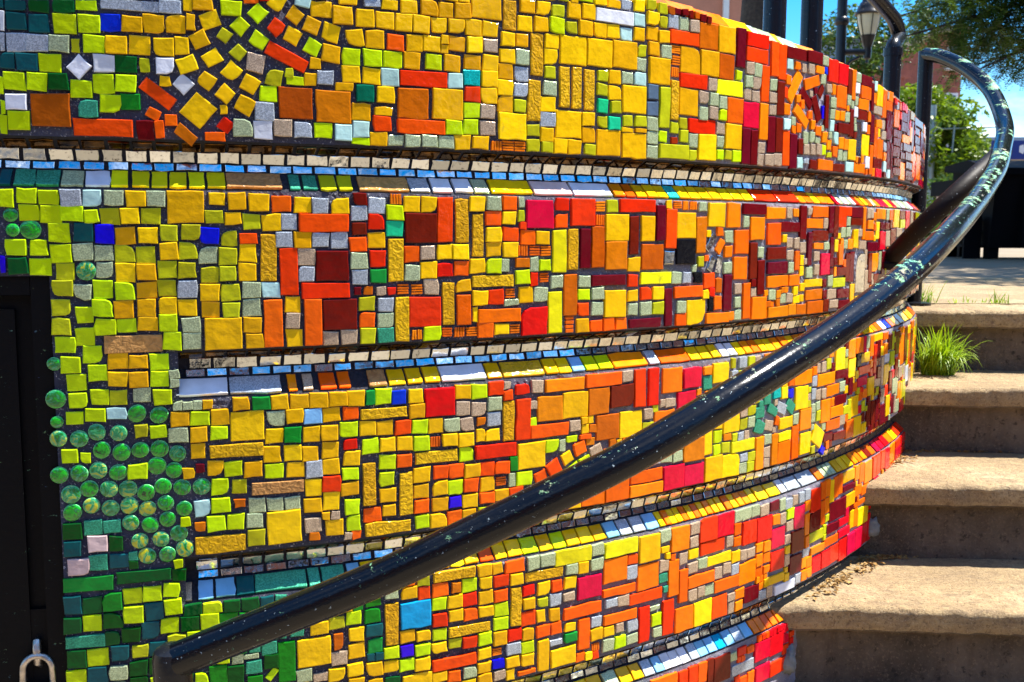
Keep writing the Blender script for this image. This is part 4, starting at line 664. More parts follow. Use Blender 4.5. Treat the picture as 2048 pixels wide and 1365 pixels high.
  (2904,301,68.5,22.6,0),(2912,-477,32.0,46.3,0),(2913,-313,14.6,15.6,1),(2913,-277,15.2,15.6,3),(2921,-174,45.6,19.2,0),(2936,44,66.2,22.4,0),(2944,-374,34.3,51.5,0),(2946,-305,45.8,65.4,0),
  (2951,291,21.7,66.5,0),(2958,225,109.7,19.2,0),(2970,266,14.7,15.3,2),(2974,202,82.7,20.2,0),(2978,-288,13.2,13.1,1),(2985,178,93.6,18.8,0),(2991,152,95.3,22.5,0),(3031,261,33.4,82.4,0),
  (3036,-140,49.4,51.8,-1),(3038,-497,43.8,32.0,0),(3038,-102,45.6,19.2,1),(3047,142,12.4,12.1,2),(3053,4,23.0,22.5,1),(3056,288,12.5,13.2,0),(3062,142,12.4,12.5,1),(3074,-500,20.7,21.5,-1),
  (3075,-322,48.4,99.1,0),(3083,-67,19.0,49.9,0),(3104,8,62.7,21.1,1),(3105,-46,20.9,73.0,-1),(3106,280,83.9,17.9,0),(3107,-306,12.8,12.5,-1),(3109,256,97.0,20.9,0),(3117,233,99.8,21.3,0),
  (3127,40,55.5,28.8,0),(3136,-477,47.4,47.5,0),(3137,306,175.8,19.1,0),(3149,-172,62.7,21.1,1),(3167,-492,12.1,12.6,2),(3179,-396,12.2,12.1,0),(3182,-462,13.0,12.0,-1),(3206,-340,51.5,94.1,0),
  (3221,258,93.7,60.8,0),(3221,-174,45.6,19.2,-1),(3224,166,17.3,17.6,-3),(3276,-150,49.4,51.8,-1),(3281,232,21.5,20.6,-2),(3297,212,162.0,12.6,0),(3315,190,175.8,10.3,0),(3326,26,19.0,49.9,-1),
  (3333,172,190.9,12.5,0),(3337,258,124.2,15.9,0),(3393,-70,16.3,15.4,0),(3393,-34,15.6,14.6,-2),(3404,-98,12.2,12.9,0),(3405,-414,49.4,51.8,1),(3420,4,49.4,51.8,-1),(3428,-277,62.7,21.1,2),
  (3431,-494,11.9,12.3,-1),(3431,-464,12.4,12.7,0),(3431,-450,13.1,13.1,-2),
 ],
 'C': [
  (799,44,25.2,24.7,0),(820,-280,25.4,16.3,0),(940,-437,23.0,24.5,0),(1053,-95,26.8,23.9,0),(1111,350,23.3,17.8,-15),(1171,153,25.9,24.2,0),(1200,158,26.3,24.0,0),(1249,243,28.3,25.5,0),
  (1362,245,26.1,23.4,0),(1710,354,26.3,21.4,0),(1741,383,24.0,21.5,0),(1745,278,27.3,23.3,0),(2190,225,26.8,23.2,0),(2196,350,22.0,21.9,0),(2246,147,21.8,23.2,0),(2385,236,20.3,22.4,0),
  (2407,209,23.9,25.8,0),(2487,149,43.6,21.7,0),(2633,351,18.6,23.4,0),(2726,161,22.9,25.2,0),(2767,145,22.1,20.6,0),
 ],
 'U': [
  (1037,252,24.4,26.2,-12),(1077,156,25.5,23.7,0),(1086,-145,21.4,24.1,0),(1109,-44,25.5,24.2,0),(1112,-481,25.0,22.7,0),(1119,-743,23.3,15.0,0),(1146,-175,24.8,20.2,0),(1148,-468,12.8,12.0,-2),
  (1151,-714,24.8,22.0,0),(1169,-506,12.0,12.0,-2),(1176,-174,25.4,21.6,0),(1230,-100,15.9,12.4,0),(1312,-39,24.3,21.2,0),(1317,-96,24.4,24.0,0),(1375,-306,25.8,22.7,0),(1382,-335,24.3,22.8,0),
  (1405,-310,26.3,22.8,0),(1421,170,27.4,23.3,0),(1421,198,26.0,24.0,0),(1427,307,25.0,21.4,0),(1446,-802,23.2,16.0,0),(1460,-272,13.2,12.2,-1),(1514,-312,13.1,12.7,0),(1523,-279,23.3,22.2,0),
  (1595,-682,24.3,16.7,0),(1605,-358,23.0,19.4,0),(1653,-411,27.1,19.9,20),(1709,-908,18.4,19.1,1),(1716,-768,18.6,17.9,0),(1724,-716,27.1,19.6,0),(1726,-275,25.4,20.1,0),(1780,-353,22.3,20.5,0),
  (1793,-402,20.9,21.3,0),(1819,-336,13.3,14.5,0),(1831,-667,23.4,23.8,0),(1840,-337,25.3,15.5,0),(1882,388,24.7,21.7,0),(1886,-662,22.4,24.3,0),(1913,-688,25.6,22.3,0),(1914,257,25.7,23.1,0),
  (1915,-747,25.9,22.2,0),(1916,-634,25.8,20.6,0),(1918,-606,25.8,22.5,0),(1938,283,24.3,23.2,0),(1941,-744,21.2,21.2,0),(1942,230,24.6,22.4,0),(1965,202,23.3,22.8,0),(1995,-716,25.2,24.8,0),
  (2023,-712,26.0,23.0,0),(2031,-655,22.7,23.5,0),(2033,-119,22.6,22.5,0),(2040,-780,25.0,15.3,0),(2041,-803,18.5,24.3,0),(2048,275,22.9,22.9,0),(2053,328,25.3,22.2,0),(2065,-380,23.7,20.4,0),
  (2075,273,26.0,21.7,0),(2078,300,26.1,24.0,0),(2078,-432,16.9,18.7,0),(2078,-695,21.4,22.2,0),(2081,-356,22.5,20.4,-1),(2087,-128,18.3,17.3,-1),(2097,146,22.3,22.8,0),(2099,171,24.6,22.6,0),
  (2106,-696,28.4,19.5,0),(2111,-275,18.6,19.3,0),(2128,147,30.0,22.9,0),(2134,275,24.8,20.8,0),(2135,250,23.2,21.1,0),(2154,-503,23.0,19.6,0),(2154,-610,33.1,23.5,0),(2154,-480,25.6,22.5,0),
  (2158,-421,32.4,21.6,-12),(2159,149,28.8,23.2,0),(2180,-434,12.7,12.1,1),(2182,-801,20.7,24.6,0),(2183,-374,12.7,12.4,2),(2213,38,20.6,21.8,0),(2217,-25,20.8,22.1,0),(2221,-52,24.3,20.2,0),
  (2223,-147,24.5,20.0,0),(2228,-643,21.7,25.4,0),(2245,-27,21.4,22.3,0),(2251,-745,20.8,25.4,0),(2252,-697,25.7,18.9,0),(2254,348,16.3,16.5,0),(2259,-667,30.0,22.5,0),(2273,177,22.6,21.9,0),
  (2274,-37,26.0,24.4,0),(2281,-611,23.1,23.7,0),(2284,351,22.7,20.7,0),(2285,-68,13.2,11.8,3),(2285,298,13.2,11.9,1),(2298,42,19.0,16.8,0),(2300,179,20.8,22.1,0),(2327,-378,12.6,12.5,1),
  (2328,180,24.3,23.5,0),(2337,-57,28.1,20.9,0),(2337,-87,24.2,22.8,0),(2365,317,22.5,19.0,0),(2367,-316,16.9,21.1,0),(2370,-378,21.3,24.8,0),(2372,17,20.7,23.1,0),(2391,-315,21.8,23.0,0),
  (2396,-378,22.1,23.0,0),(2405,-284,22.1,22.7,3),(2418,-146,45.0,20.8,0),(2429,-169,45.7,18.7,0),(2505,-456,30.3,24.3,0),(2571,-5,26.2,18.6,0),(2588,-34,45.9,19.3,0),(2614,-69,17.9,46.0,0),
  (2619,-133,20.9,73.0,1),(2626,44,23.8,24.8,0),(2639,-138,13.0,11.8,-2),(2648,43,18.4,22.9,0),(2655,295,60.6,18.1,0),(2669,-128,12.7,13.4,-1),(2669,-114,12.9,13.0,-1),(2703,263,26.2,21.4,0),
  (2706,238,32.8,19.9,0),(2730,339,14.0,18.9,0),(2750,-392,45.6,19.2,-2),(2787,-20,38.0,40.3,2),(2790,-367,20.9,73.0,-2),(2799,-433,33.6,34.9,0),(2903,-4,62.7,21.1,1),(2939,-475,19.0,49.9,-2),
  (2969,-398,12.6,13.1,2),(3003,-395,53.0,31.3,0),(3008,314,62.7,21.1,-1),(3014,-2,12.3,13.3,2),(3053,-22,62.7,21.1,2),(3056,-176,13.3,13.0,2),(3069,-402,38.0,40.3,1),(3074,38,46.9,35.6,0),
  (3089,-170,45.6,19.2,-1),(3179,-428,55.7,48.0,0),(3203,214,17.9,18.3,2),(3236,300,17.0,17.6,2),(3258,-466,16.1,15.2,1),(3275,-278,45.6,19.2,2),(3342,-410,49.4,51.8,-1),(3371,-278,22.2,20.3,-1),
  (3389,208,17.4,17.6,0),(3393,-52,16.1,16.2,-3),(3404,-174,45.6,19.2,2),(3432,270,49.4,51.8,0),
 ],
 'E': [
  (1208,215,26.9,24.8,0),
 ],
 'Q': [
  (933,140,33.2,16.3,-38),(935,-466,16.6,15.6,0),(997,-433,17.0,13.0,0),(1114,-500,15.3,13.3,0),(1150,-685,14.6,27.6,0),(1156,192,54.0,48.6,0),(1209,-99,14.3,12.4,0),(1288,204,52.0,46.5,0),
  (1361,-623,15.3,16.7,0),(1409,-332,14.9,12.8,0),(1490,-58,27.5,16.2,0),(1549,-321,53.1,44.2,0),(1591,-117,28.0,73.3,0),(1640,-392,16.2,12.1,0),(1644,-367,16.0,14.4,-2),(1652,-31,27.4,75.6,0),
  (1658,-317,46.0,49.2,0),(1658,-438,20.8,21.3,-2),(1680,-368,53.1,47.4,0),(1685,-450,21.6,21.7,2),(1685,-422,22.9,22.5,2),(1692,-400,15.2,15.0,3),(1695,-47,50.8,50.2,0),(1712,-422,22.8,20.7,-3),
  (1739,-402,12.3,12.0,-2),(1784,-50,55.0,48.3,0),(1847,-422,22.1,23.0,3),(1889,409,12.4,12.1,0),(1901,-402,21.2,20.4,0),(1901,-374,22.0,20.5,2),(1909,-440,58.2,46.6,0),(1915,-9,28.1,71.2,0),
  (1923,-406,16.1,14.5,1),(1924,374,51.6,47.0,0),(1928,-384,21.4,21.8,0),(1952,-356,22.8,21.3,-1),(1955,-384,23.0,22.5,-3),(1972,-111,19.1,27.3,0),(1979,322,44.9,47.8,0),(1979,-356,21.2,21.3,2),
  (2013,-428,22.5,12.8,0),(2141,-156,13.1,12.1,0),(2178,-174,76.6,21.7,0),(2178,-154,14.5,15.5,0),(2178,-136,16.1,14.9,-1),(2185,-479,23.3,68.6,0),(2195,-128,12.6,12.2,0),(2236,-173,32.1,23.6,0),
  (2276,-174,41.2,21.7,0),(2331,-144,76.2,23.3,0),(2337,-172,76.6,26.9,0),(2396,-752,67.4,17.6,0),
 ],
 'H': [
  (966,-497,76.6,26.0,0),(994,-348,80.6,19.9,0),(1050,-45,23.2,71.9,0),(1206,-422,20.4,71.4,0),(1233,-303,77.9,16.8,0),(1238,-500,79.2,19.4,0),(1243,-670,21.3,71.3,0),(1256,-50,24.9,69.9,0),
  (1266,-148,22.3,73.5,0),(1270,-445,21.2,72.6,0),(1325,-387,76.7,19.3,0),(1348,-125,20.3,72.0,0),(1358,-600,78.7,16.8,0),(1373,15,22.0,71.5,0),(1387,-704,79.5,15.8,0),(1403,-9,19.3,70.9,0),
  (1432,-88,77.6,18.2,0),(1463,361,23.2,48.2,0),(1463,-336,20.6,69.5,0),(1480,-680,19.5,70.9,0),(1512,222,23.7,68.7,0),(1517,300,23.8,68.9,0),(1540,-630,79.8,16.7,0),(1574,249,18.4,68.8,0),
  (1596,-35,20.5,71.9,0),(1600,250,18.8,70.3,0),(1628,249,20.6,69.8,0),(1833,246,20.4,71.7,0),
 ],
 'J': [
  (1392,252,27.8,24.5,0),(2186,-352,27.1,24.9,0),(2189,-300,22.1,21.7,-2),
 ],
 'X': [
  (1257,49,18.9,15.7,0),(1268,-98,17.8,16.7,0),(1292,-175,18.1,15.3,0),(1292,-99,18.0,16.8,0),(1324,-360,18.7,16.8,0),(1346,-173,17.2,15.6,0),(1369,-174,19.1,15.6,0),(1392,-174,19.4,15.7,0),
  (1439,142,19.7,15.2,0),(1442,-757,16.3,11.9,0),(1449,-443,18.8,15.7,0),(1461,143,21.2,16.4,0),(1466,-110,17.0,16.1,0),(1476,-173,18.9,16.1,0),(1484,143,20.3,17.2,0),(1492,-36,18.9,17.8,0),
  (1515,-36,19.3,17.9,0),(1535,-84,17.8,16.5,0),(1538,-37,19.6,18.0,0),(1590,-170,16.9,30.3,0),(1657,43,19.5,18.4,0),(1657,18,19.6,18.5,0),(1659,-795,17.7,13.7,0),(1834,298,18.6,16.7,0),
  (1834,340,21.8,15.1,0),(1836,320,20.2,17.7,0),(1849,49,20.9,14.4,0),(1871,48,14.2,16.3,0),(1893,48,19.4,14.7,0),(2241,39,21.3,16.5,0),
 ],
 'Z': [
  (1777,226,28.2,25.0,0),(1777,256,26.6,24.9,0),
 ],
 'I': [
  (1254,1,27.7,24.8,0),(1657,222,22.5,23.3,0),(1685,193,26.0,22.8,0),
 ],
 'O': [
  (1377,-136,25.5,52.1,0),(1445,-148,81.9,23.3,0),(1503,-808,35.6,7.2,0),(1582,-280,84.3,22.9,0),(1647,-496,54.0,34.9,0),(1655,-464,21.8,22.6,2),(1704,-650,57.1,47.8,0),(1704,-489,56.7,48.7,0),
  (1712,-450,20.8,22.3,1),(1724,-402,13.0,12.7,0),(1739,-450,22.1,20.3,0),(1739,-422,20.6,21.9,3),(1760,-456,12.7,12.4,0),(1766,-408,21.9,20.6,-1),(1779,-502,85.3,21.5,0),(1779,-475,83.0,22.1,0),
  (1788,-680,54.8,49.5,0),(1824,-365,53.4,27.3,0),(1844,-292,51.9,48.4,0),(1856,-654,12.8,12.8,-3),(1859,-698,28.4,75.3,0),(1874,-374,21.5,22.0,-1),(1875,-619,51.9,49.6,0),(1887,-720,24.6,68.6,0),
  (1892,-791,51.6,50.0,0),(1920,-324,12.7,11.5,0),(1945,-282,20.8,16.5,0),(1949,-332,17.7,17.9,2),(1970,-176,69.0,20.3,0),(1971,-146,21.2,27.3,0),(1973,-2,17.0,17.8,2),(1973,-32,28.0,16.1,56),
  (1998,-42,23.3,23.0,0),(2010,239,50.5,48.0,0),(2013,-175,15.7,16.0,2),(2014,30,41.2,48.0,0),(2024,-746,80.9,24.9,0),(2039,-77,45.4,46.9,0),(2042,-24,45.4,48.9,0),(2055,-660,23.3,19.8,0),
  (2056,-633,23.5,25.6,0),(2063,-146,23.3,74.5,0),(2068,-805,23.5,20.7,0),(2069,-779,29.6,22.2,0),(2094,4,47.9,46.0,0),(2095,-738,58.9,48.1,0),(2103,224,28.9,72.6,0),(2107,-162,52.2,45.9,0),
  (2126,-478,28.0,70.8,0),(2132,-132,13.2,11.9,0),(2135,-764,12.5,12.8,-2),(2136,-690,26.0,19.1,0),(2139,-719,22.9,26.3,0),(2139,-746,25.8,21.9,0),(2148,-781,16.0,14.5,0),(2150,-764,12.1,12.3,-2),
  (2156,-156,12.1,12.0,2),(2157,-271,42.4,14.7,0),(2160,37,70.7,24.7,0),(2165,-762,12.4,12.6,2),(2166,-693,26.9,24.1,0),(2167,-746,23.7,16.5,0),(2167,-720,27.0,22.1,0),(2175,-108,79.4,22.4,0),
  (2188,-415,16.5,19.8,-15),(2190,257,25.4,22.9,0),(2192,318,17.5,18.3,-1),(2200,-641,28.0,22.4,0),(2210,-128,13.1,12.8,-3),(2216,306,73.3,24.4,54),(2216,-302,21.3,22.5,-1),(2218,216,16.9,15.2,0),
  (2223,-490,49.4,46.6,0),(2224,351,18.8,15.7,0),(2231,282,18.2,17.8,2),(2237,220,19.1,19.1,1),(2240,-108,42.9,23.6,0),(2243,-306,21.4,20.8,-1),(2244,-332,21.7,23.8,0),(2246,246,62.9,22.0,-32),
  (2250,-66,18.0,41.1,0),(2250,272,14.8,16.2,3),(2270,-475,28.3,76.8,0),(2282,252,18.9,17.4,0),(2287,322,66.1,22.2,16),(2296,231,19.1,21.3,0),(2297,-329,80.2,30.4,0),(2297,-300,21.2,21.6,-2),
  (2311,-428,49.4,47.8,0),(2320,353,34.4,12.6,0),(2322,220,24.0,21.9,0),(2323,16,74.6,20.6,0),(2329,-771,21.8,23.6,0),(2329,-800,24.1,25.2,0),(2338,-636,24.8,23.9,0),(2339,-680,20.8,50.6,0),
  (2340,-722,18.0,27.9,0),(2343,-34,44.5,13.2,0),(2347,43,73.0,24.2,0),(2348,-320,19.1,19.2,2),(2352,208,22.2,23.5,0),(2353,-774,24.5,23.2,0),(2355,-801,24.9,23.7,0),(2360,147,71.9,22.6,0),
  (2377,193,20.1,23.9,0),(2378,-288,23.0,21.3,2),(2391,317,17.5,22.1,0),(2405,180,26.8,24.0,0),(2408,-345,89.7,26.9,0),(2408,-420,47.4,52.8,0),(2413,263,21.0,21.1,0),(2415,-614,22.1,41.3,0),
  (2416,-668,20.5,56.7,0),(2424,-505,14.8,15.9,1),(2432,-95,11.4,21.7,0),(2432,-284,22.1,22.0,1),(2435,201,24.9,25.4,0),(2438,-655,22.3,37.3,0),(2439,-612,22.3,39.9,0),(2439,263,24.9,22.4,0),
  (2443,-375,65.9,24.4,0),(2444,-404,18.2,18.9,0),(2452,-460,71.3,24.3,0),(2458,-56,23.7,47.9,0),(2462,-24,13.0,13.0,0),(2462,199,22.3,23.1,0),(2465,282,12.5,12.3,3),(2470,-430,72.0,25.0,0),
  (2481,-76,15.5,15.9,2),(2487,-620,23.1,51.2,0),(2494,338,20.7,68.6,0),(2510,-31,25.5,24.2,0),(2512,-617,24.3,49.3,0),(2528,168,12.4,12.7,-3),(2529,-454,15.7,15.7,1),(2549,149,66.2,21.5,0),
  (2549,-286,43.3,44.4,0),(2552,-485,47.8,43.3,0),(2560,300,63.1,23.0,0),(2564,172,16.9,17.4,1),(2571,328,64.2,28.7,0),(2577,-384,22.9,22.2,0),(2591,142,12.6,11.9,0),(2594,243,19.3,21.1,0),
  (2595,18,17.2,77.4,0),(2597,274,18.1,23.7,0),(2599,-282,47.2,37.0,0),(2617,-609,30.1,36.0,0),(2620,-725,29.6,46.2,0),(2621,-413,24.6,20.2,0),(2623,173,20.6,69.5,0),(2630,-678,12.8,13.0,1),
  (2632,-656,47.8,25.7,0),(2633,322,18.1,25.0,0),(2636,-12,62.0,21.1,0),(2639,15,43.5,20.9,0),(2645,144,18.2,18.9,3),(2647,216,25.9,71.4,0),(2653,-409,31.0,22.1,0),(2655,-616,32.8,48.9,0),
  (2661,-692,106.7,11.5,0),(2667,263,42.4,20.2,0),(2669,36,17.5,18.9,-1),(2672,10,17.4,17.1,2),(2672,-140,46.3,9.6,0),(2684,203,41.0,46.5,0),(2685,-664,54.2,23.4,0),(2685,-79,45.9,46.8,0),
  (2689,-291,24.6,53.9,0),(2693,-338,18.3,17.5,0),(2704,43,41.1,25.3,0),(2706,-622,57.2,53.9,0),(2706,315,30.6,65.9,0),(2720,-144,12.6,12.7,-2),(2724,186,24.0,22.0,0),(2740,43,29.1,25.7,0),
  (2748,314,50.1,21.8,0),(2758,339,39.2,25.1,0),(2772,-292,15.3,14.5,3),(2796,-52,15.7,15.6,0),(2807,-276,45.6,19.2,-2),(2807,-176,12.2,12.9,0),(2811,41,33.8,24.0,0),(2813,-310,34.4,29.6,0),
  (2820,290,52.5,43.8,0),(2828,16,13.1,12.6,-2),(2831,-60,45.6,19.2,1),(2838,-652,14.6,14.8,-1),(2852,324,17.5,18.5,0),(2879,-174,17.2,19.1,-1),(2908,159,56.0,45.9,0),(2912,-636,12.6,12.3,0),
  (2912,-620,11.9,13.1,-3),(2936,246,87.6,20.2,0),(2948,-156,13.1,12.7,1),(2949,-617,57.8,50.9,0),(2978,-332,12.3,12.7,0),(2978,-318,13.2,12.0,-3),(2978,-302,12.4,12.0,2),(2978,-272,12.8,11.9,3),
  (2978,-174,45.6,19.2,2),(2996,-445,39.1,46.5,0),(2997,263,30.9,41.6,0),(3008,-476,12.1,12.8,0),(3011,-276,45.6,19.2,-1),(3013,-331,54.2,86.5,0),(3026,-176,12.0,12.5,0),(3029,202,21.8,20.9,2),
  (3039,-415,16.3,14.7,-1),(3041,-176,13.1,13.4,2),(3057,227,16.2,15.6,1),(3064,184,42.0,68.7,0),(3077,142,13.3,12.0,-1),(3090,-132,49.4,51.8,-1),(3095,204,18.2,17.1,-3),(3146,-343,49.0,90.1,0),
  (3150,183,83.9,69.1,0),(3161,276,19.0,17.4,0),(3164,-396,12.8,12.3,2),(3167,-2,45.6,19.2,-2),(3183,-40,15.0,16.1,-3),(3183,-22,14.5,14.9,3),(3194,-396,13.1,13.0,0),(3212,-277,62.7,21.1,-1),
  (3213,-78,49.4,51.8,0),(3219,-430,20.9,73.0,0),(3276,-466,14.8,15.2,3),(3333,298,121.3,37.2,0),(3338,-163,62.7,21.1,1),(3339,-350,49.4,51.8,0),(3350,230,62.7,21.1,1),(3395,228,18.9,18.6,-2),
  (3419,-98,13.3,12.0,2),(3429,-62,49.4,51.8,-1),(3434,144,45.6,19.2,-1),(3446,-398,20.3,21.7,3),(3447,-139,20.9,73.0,-2),(3456,-7,14.6,15.5,3),(3456,11,15.3,14.7,1),
 ],
 'F': [
  (1558,-147,27.4,73.2,0),(1566,-38,27.3,74.4,0),(1604,-605,80.4,28.0,0),(1718,-609,81.3,27.1,0),(1794,-91,77.8,21.7,0),(1991,282,79.3,27.8,0),(2066,-453,77.4,22.5,0),
 ],
 'R': [
  (1248,-101,11.7,11.1,0),(1307,-137,54.8,49.0,0),(1332,-292,53.1,47.8,0),(1490,6,11.8,12.2,-1),(1515,-161,51.2,48.9,0),(1525,27,54.5,48.8,0),(1617,32,52.9,48.0,0),(1642,-672,55.2,42.3,0),
  (1778,-453,17.9,8.8,0),(1820,-422,21.7,22.7,-3),(1853,-489,57.7,47.4,0),(1874,-402,20.4,20.5,-2),(1885,-340,51.6,41.9,0),(1900,-293,49.7,38.9,0),(1912,-492,56.0,41.3,0),(1925,-348,22.7,20.4,-1),
  (1960,-616,53.8,48.6,0),(2016,-616,53.9,47.9,0),(2062,234,50.1,48.9,0),(2099,-649,49.9,49.7,0),(2155,-652,56.3,52.8,0),(2161,-932,58.0,42.1,0),(2165,-902,13.2,11.9,-2),(2165,-986,55.7,37.5,0),
  (2183,291,11.8,22.0,0),(2195,-902,12.8,12.6,-1),(2210,-902,12.4,13.3,0),(2211,-736,55.5,42.4,0),(2211,-684,52.7,43.1,0),(2220,-935,55.6,47.0,0),(2225,-902,12.1,13.2,0),(2225,-991,60.1,32.3,0),
  (2240,-902,12.1,12.0,0),(2258,-908,18.9,18.7,-1),(2261,-932,20.5,20.9,-3),(2270,-986,21.7,22.7,-3),(2279,-908,18.9,17.0,-1),(2283,-964,15.0,14.9,0),(2283,-946,14.6,15.1,0),(2283,-928,16.2,14.7,3),
  (2300,-656,47.4,51.5,0),(2380,-76,43.0,48.4,0),(2384,357,48.8,48.9,0),(2392,-789,44.8,38.3,0),(2437,356,51.7,45.7,0),(2441,-788,46.8,40.8,0),(2490,-787,49.1,41.1,0),(2541,-788,48.6,51.1,0),
  (2543,-716,60.4,16.4,0),(2544,-745,66.7,19.0,0),(2561,-696,19.1,19.1,-1),(2594,-786,52.8,51.6,0),(2615,-396,12.9,13.2,3),(2619,-445,24.4,20.1,0),(2630,-396,11.9,12.6,-2),(2630,-376,64.8,22.8,0),
  (2638,-283,18.3,39.6,0),(2641,-348,82.4,19.9,0),(2647,-786,49.7,52.9,0),(2681,144,45.6,19.2,-1),(2693,-360,18.9,18.1,2),(2694,-783,41.0,55.3,0),(2718,-328,20.9,73.0,-1),(2726,-374,13.0,12.0,2),
  (2727,-691,20.9,73.0,1),(2730,-775,20.9,73.0,2),(2736,-25,44.1,45.6,0),(2747,-680,12.2,13.1,2),(2755,-620,31.2,56.1,0),(2777,-662,45.6,19.2,0),(2794,-619,33.6,54.5,0),(2804,332,24.7,12.8,0),
  (2835,-616,35.5,48.6,0),(2837,-673,62.7,21.1,-1),(2837,-426,28.5,28.8,0),(2855,270,13.1,12.2,1),(2858,300,18.0,18.5,-2),(2873,-654,12.5,11.9,1),(2879,-618,48.7,51.4,0),(2886,-451,15.7,16.3,-2),
  (2893,327,40.7,19.9,0),(2909,-390,20.6,21.3,2),(2916,-676,15.8,15.8,2),(2924,324,18.8,19.1,1),(2934,-676,16.1,15.3,-2),(2963,-672,21.8,22.7,1),(2970,284,15.1,14.7,2),(2972,-650,12.5,13.3,2),
  (2988,293,15.8,15.7,0),(3011,-673,62.7,21.1,0),(3011,31,53.2,49.1,0),(3014,-650,45.6,19.2,1),(3019,-601,69.7,18.6,0),(3021,-626,82.8,26.9,0),(3056,274,12.4,12.0,-3),(3059,-672,20.7,22.5,2),
  (3095,167,19.0,49.9,-2),(3121,-605,113.4,25.3,0),(3132,-637,119.9,25.0,0),(3240,-319,14.8,15.9,2),(3242,-356,18.3,19.0,-2),(3278,-379,62.7,21.1,1),(3305,-408,19.0,18.1,2),(3305,228,17.8,18.9,3),
  (3310,144,192.1,17.7,0),
 ],
 'M': [
  (1828,-53,27.5,24.4,0),(1945,-23,36.8,16.0,50),(1948,-66,29.1,16.5,63),(1970,-68,32.6,15.7,77),(2536,216,32.1,80.3,0),(2576,-102,55.5,94.9,0),
 ],
 'o': [
  (687,19,19.1,19.7,0),(689,-3,17.2,17.2,0),(713,-2,25.9,25.4,0),(736,-370,25.1,25.1,0),(736,-201,18.2,19.0,0),(736,-289,17.3,17.3,0),(736,-254,26.1,26.1,0),(737,-314,23.8,23.8,0),
  (751,-401,25.2,25.2,0),(752,-429,25.2,25.2,0),(764,-369,24.0,23.2,0),(766,-316,23.9,23.9,0),(777,-394,24.1,23.3,0),(779,-420,23.5,23.5,0),(786,-63,25.5,24.9,0),(791,-366,23.5,23.5,0),
  (791,-307,23.4,23.4,0),(797,-335,23.5,23.5,0),(805,-396,24.9,24.2,0),(806,-426,24.2,24.2,0),(819,-371,23.7,23.0,0),(822,-310,23.6,23.6,0),(825,-340,24.3,24.3,0),(832,-398,24.4,24.4,0),
  (833,-424,23.8,23.8,0),(834,-451,23.7,24.4,0),(846,-481,23.4,22.8,0),(849,-281,25.5,24.9,0),(852,-338,23.2,23.2,0),(856,-506,24.0,23.6,0),(858,-405,23.7,23.9,0),(859,-431,23.2,24.0,0),
  (862,-457,23.4,22.7,0),(875,-364,24.5,24.4,0),(877,-481,23.5,22.9,0),(880,-338,24.0,23.8,0),(881,-285,25.1,25.1,0),(883,-397,23.9,22.7,0),(886,-424,23.7,24.1,0),(886,-506,24.2,24.1,0),
  (888,-450,22.5,22.9,0),(900,-373,23.4,22.1,0),(904,-474,23.7,22.1,0),(906,-347,23.5,23.5,0),(911,-401,23.9,24.2,0),(912,-499,25.0,24.6,0),(913,-435,22.5,24.3,0),(940,-402,24.4,24.4,0),
 ],
 't': [
  (848,-174,82.4,26.0,0),(1057,-413,82.1,19.4,0),
 ],
 'K': [
  (1873,-42,50.2,48.0,0),(1909,-92,22.3,20.0,0),(1949,-148,13.0,27.2,0),(2600,-319,28.2,34.6,0),
 ],
 'w': [
  (757,-515,28.9,25.4,0),(786,-481,27.9,25.5,0),
 ],
 'c': [
  (1114,-300,27.4,24.6,0),
 ],
 'b': [
  (1286,-660,53.5,44.9,0),
 ],
}
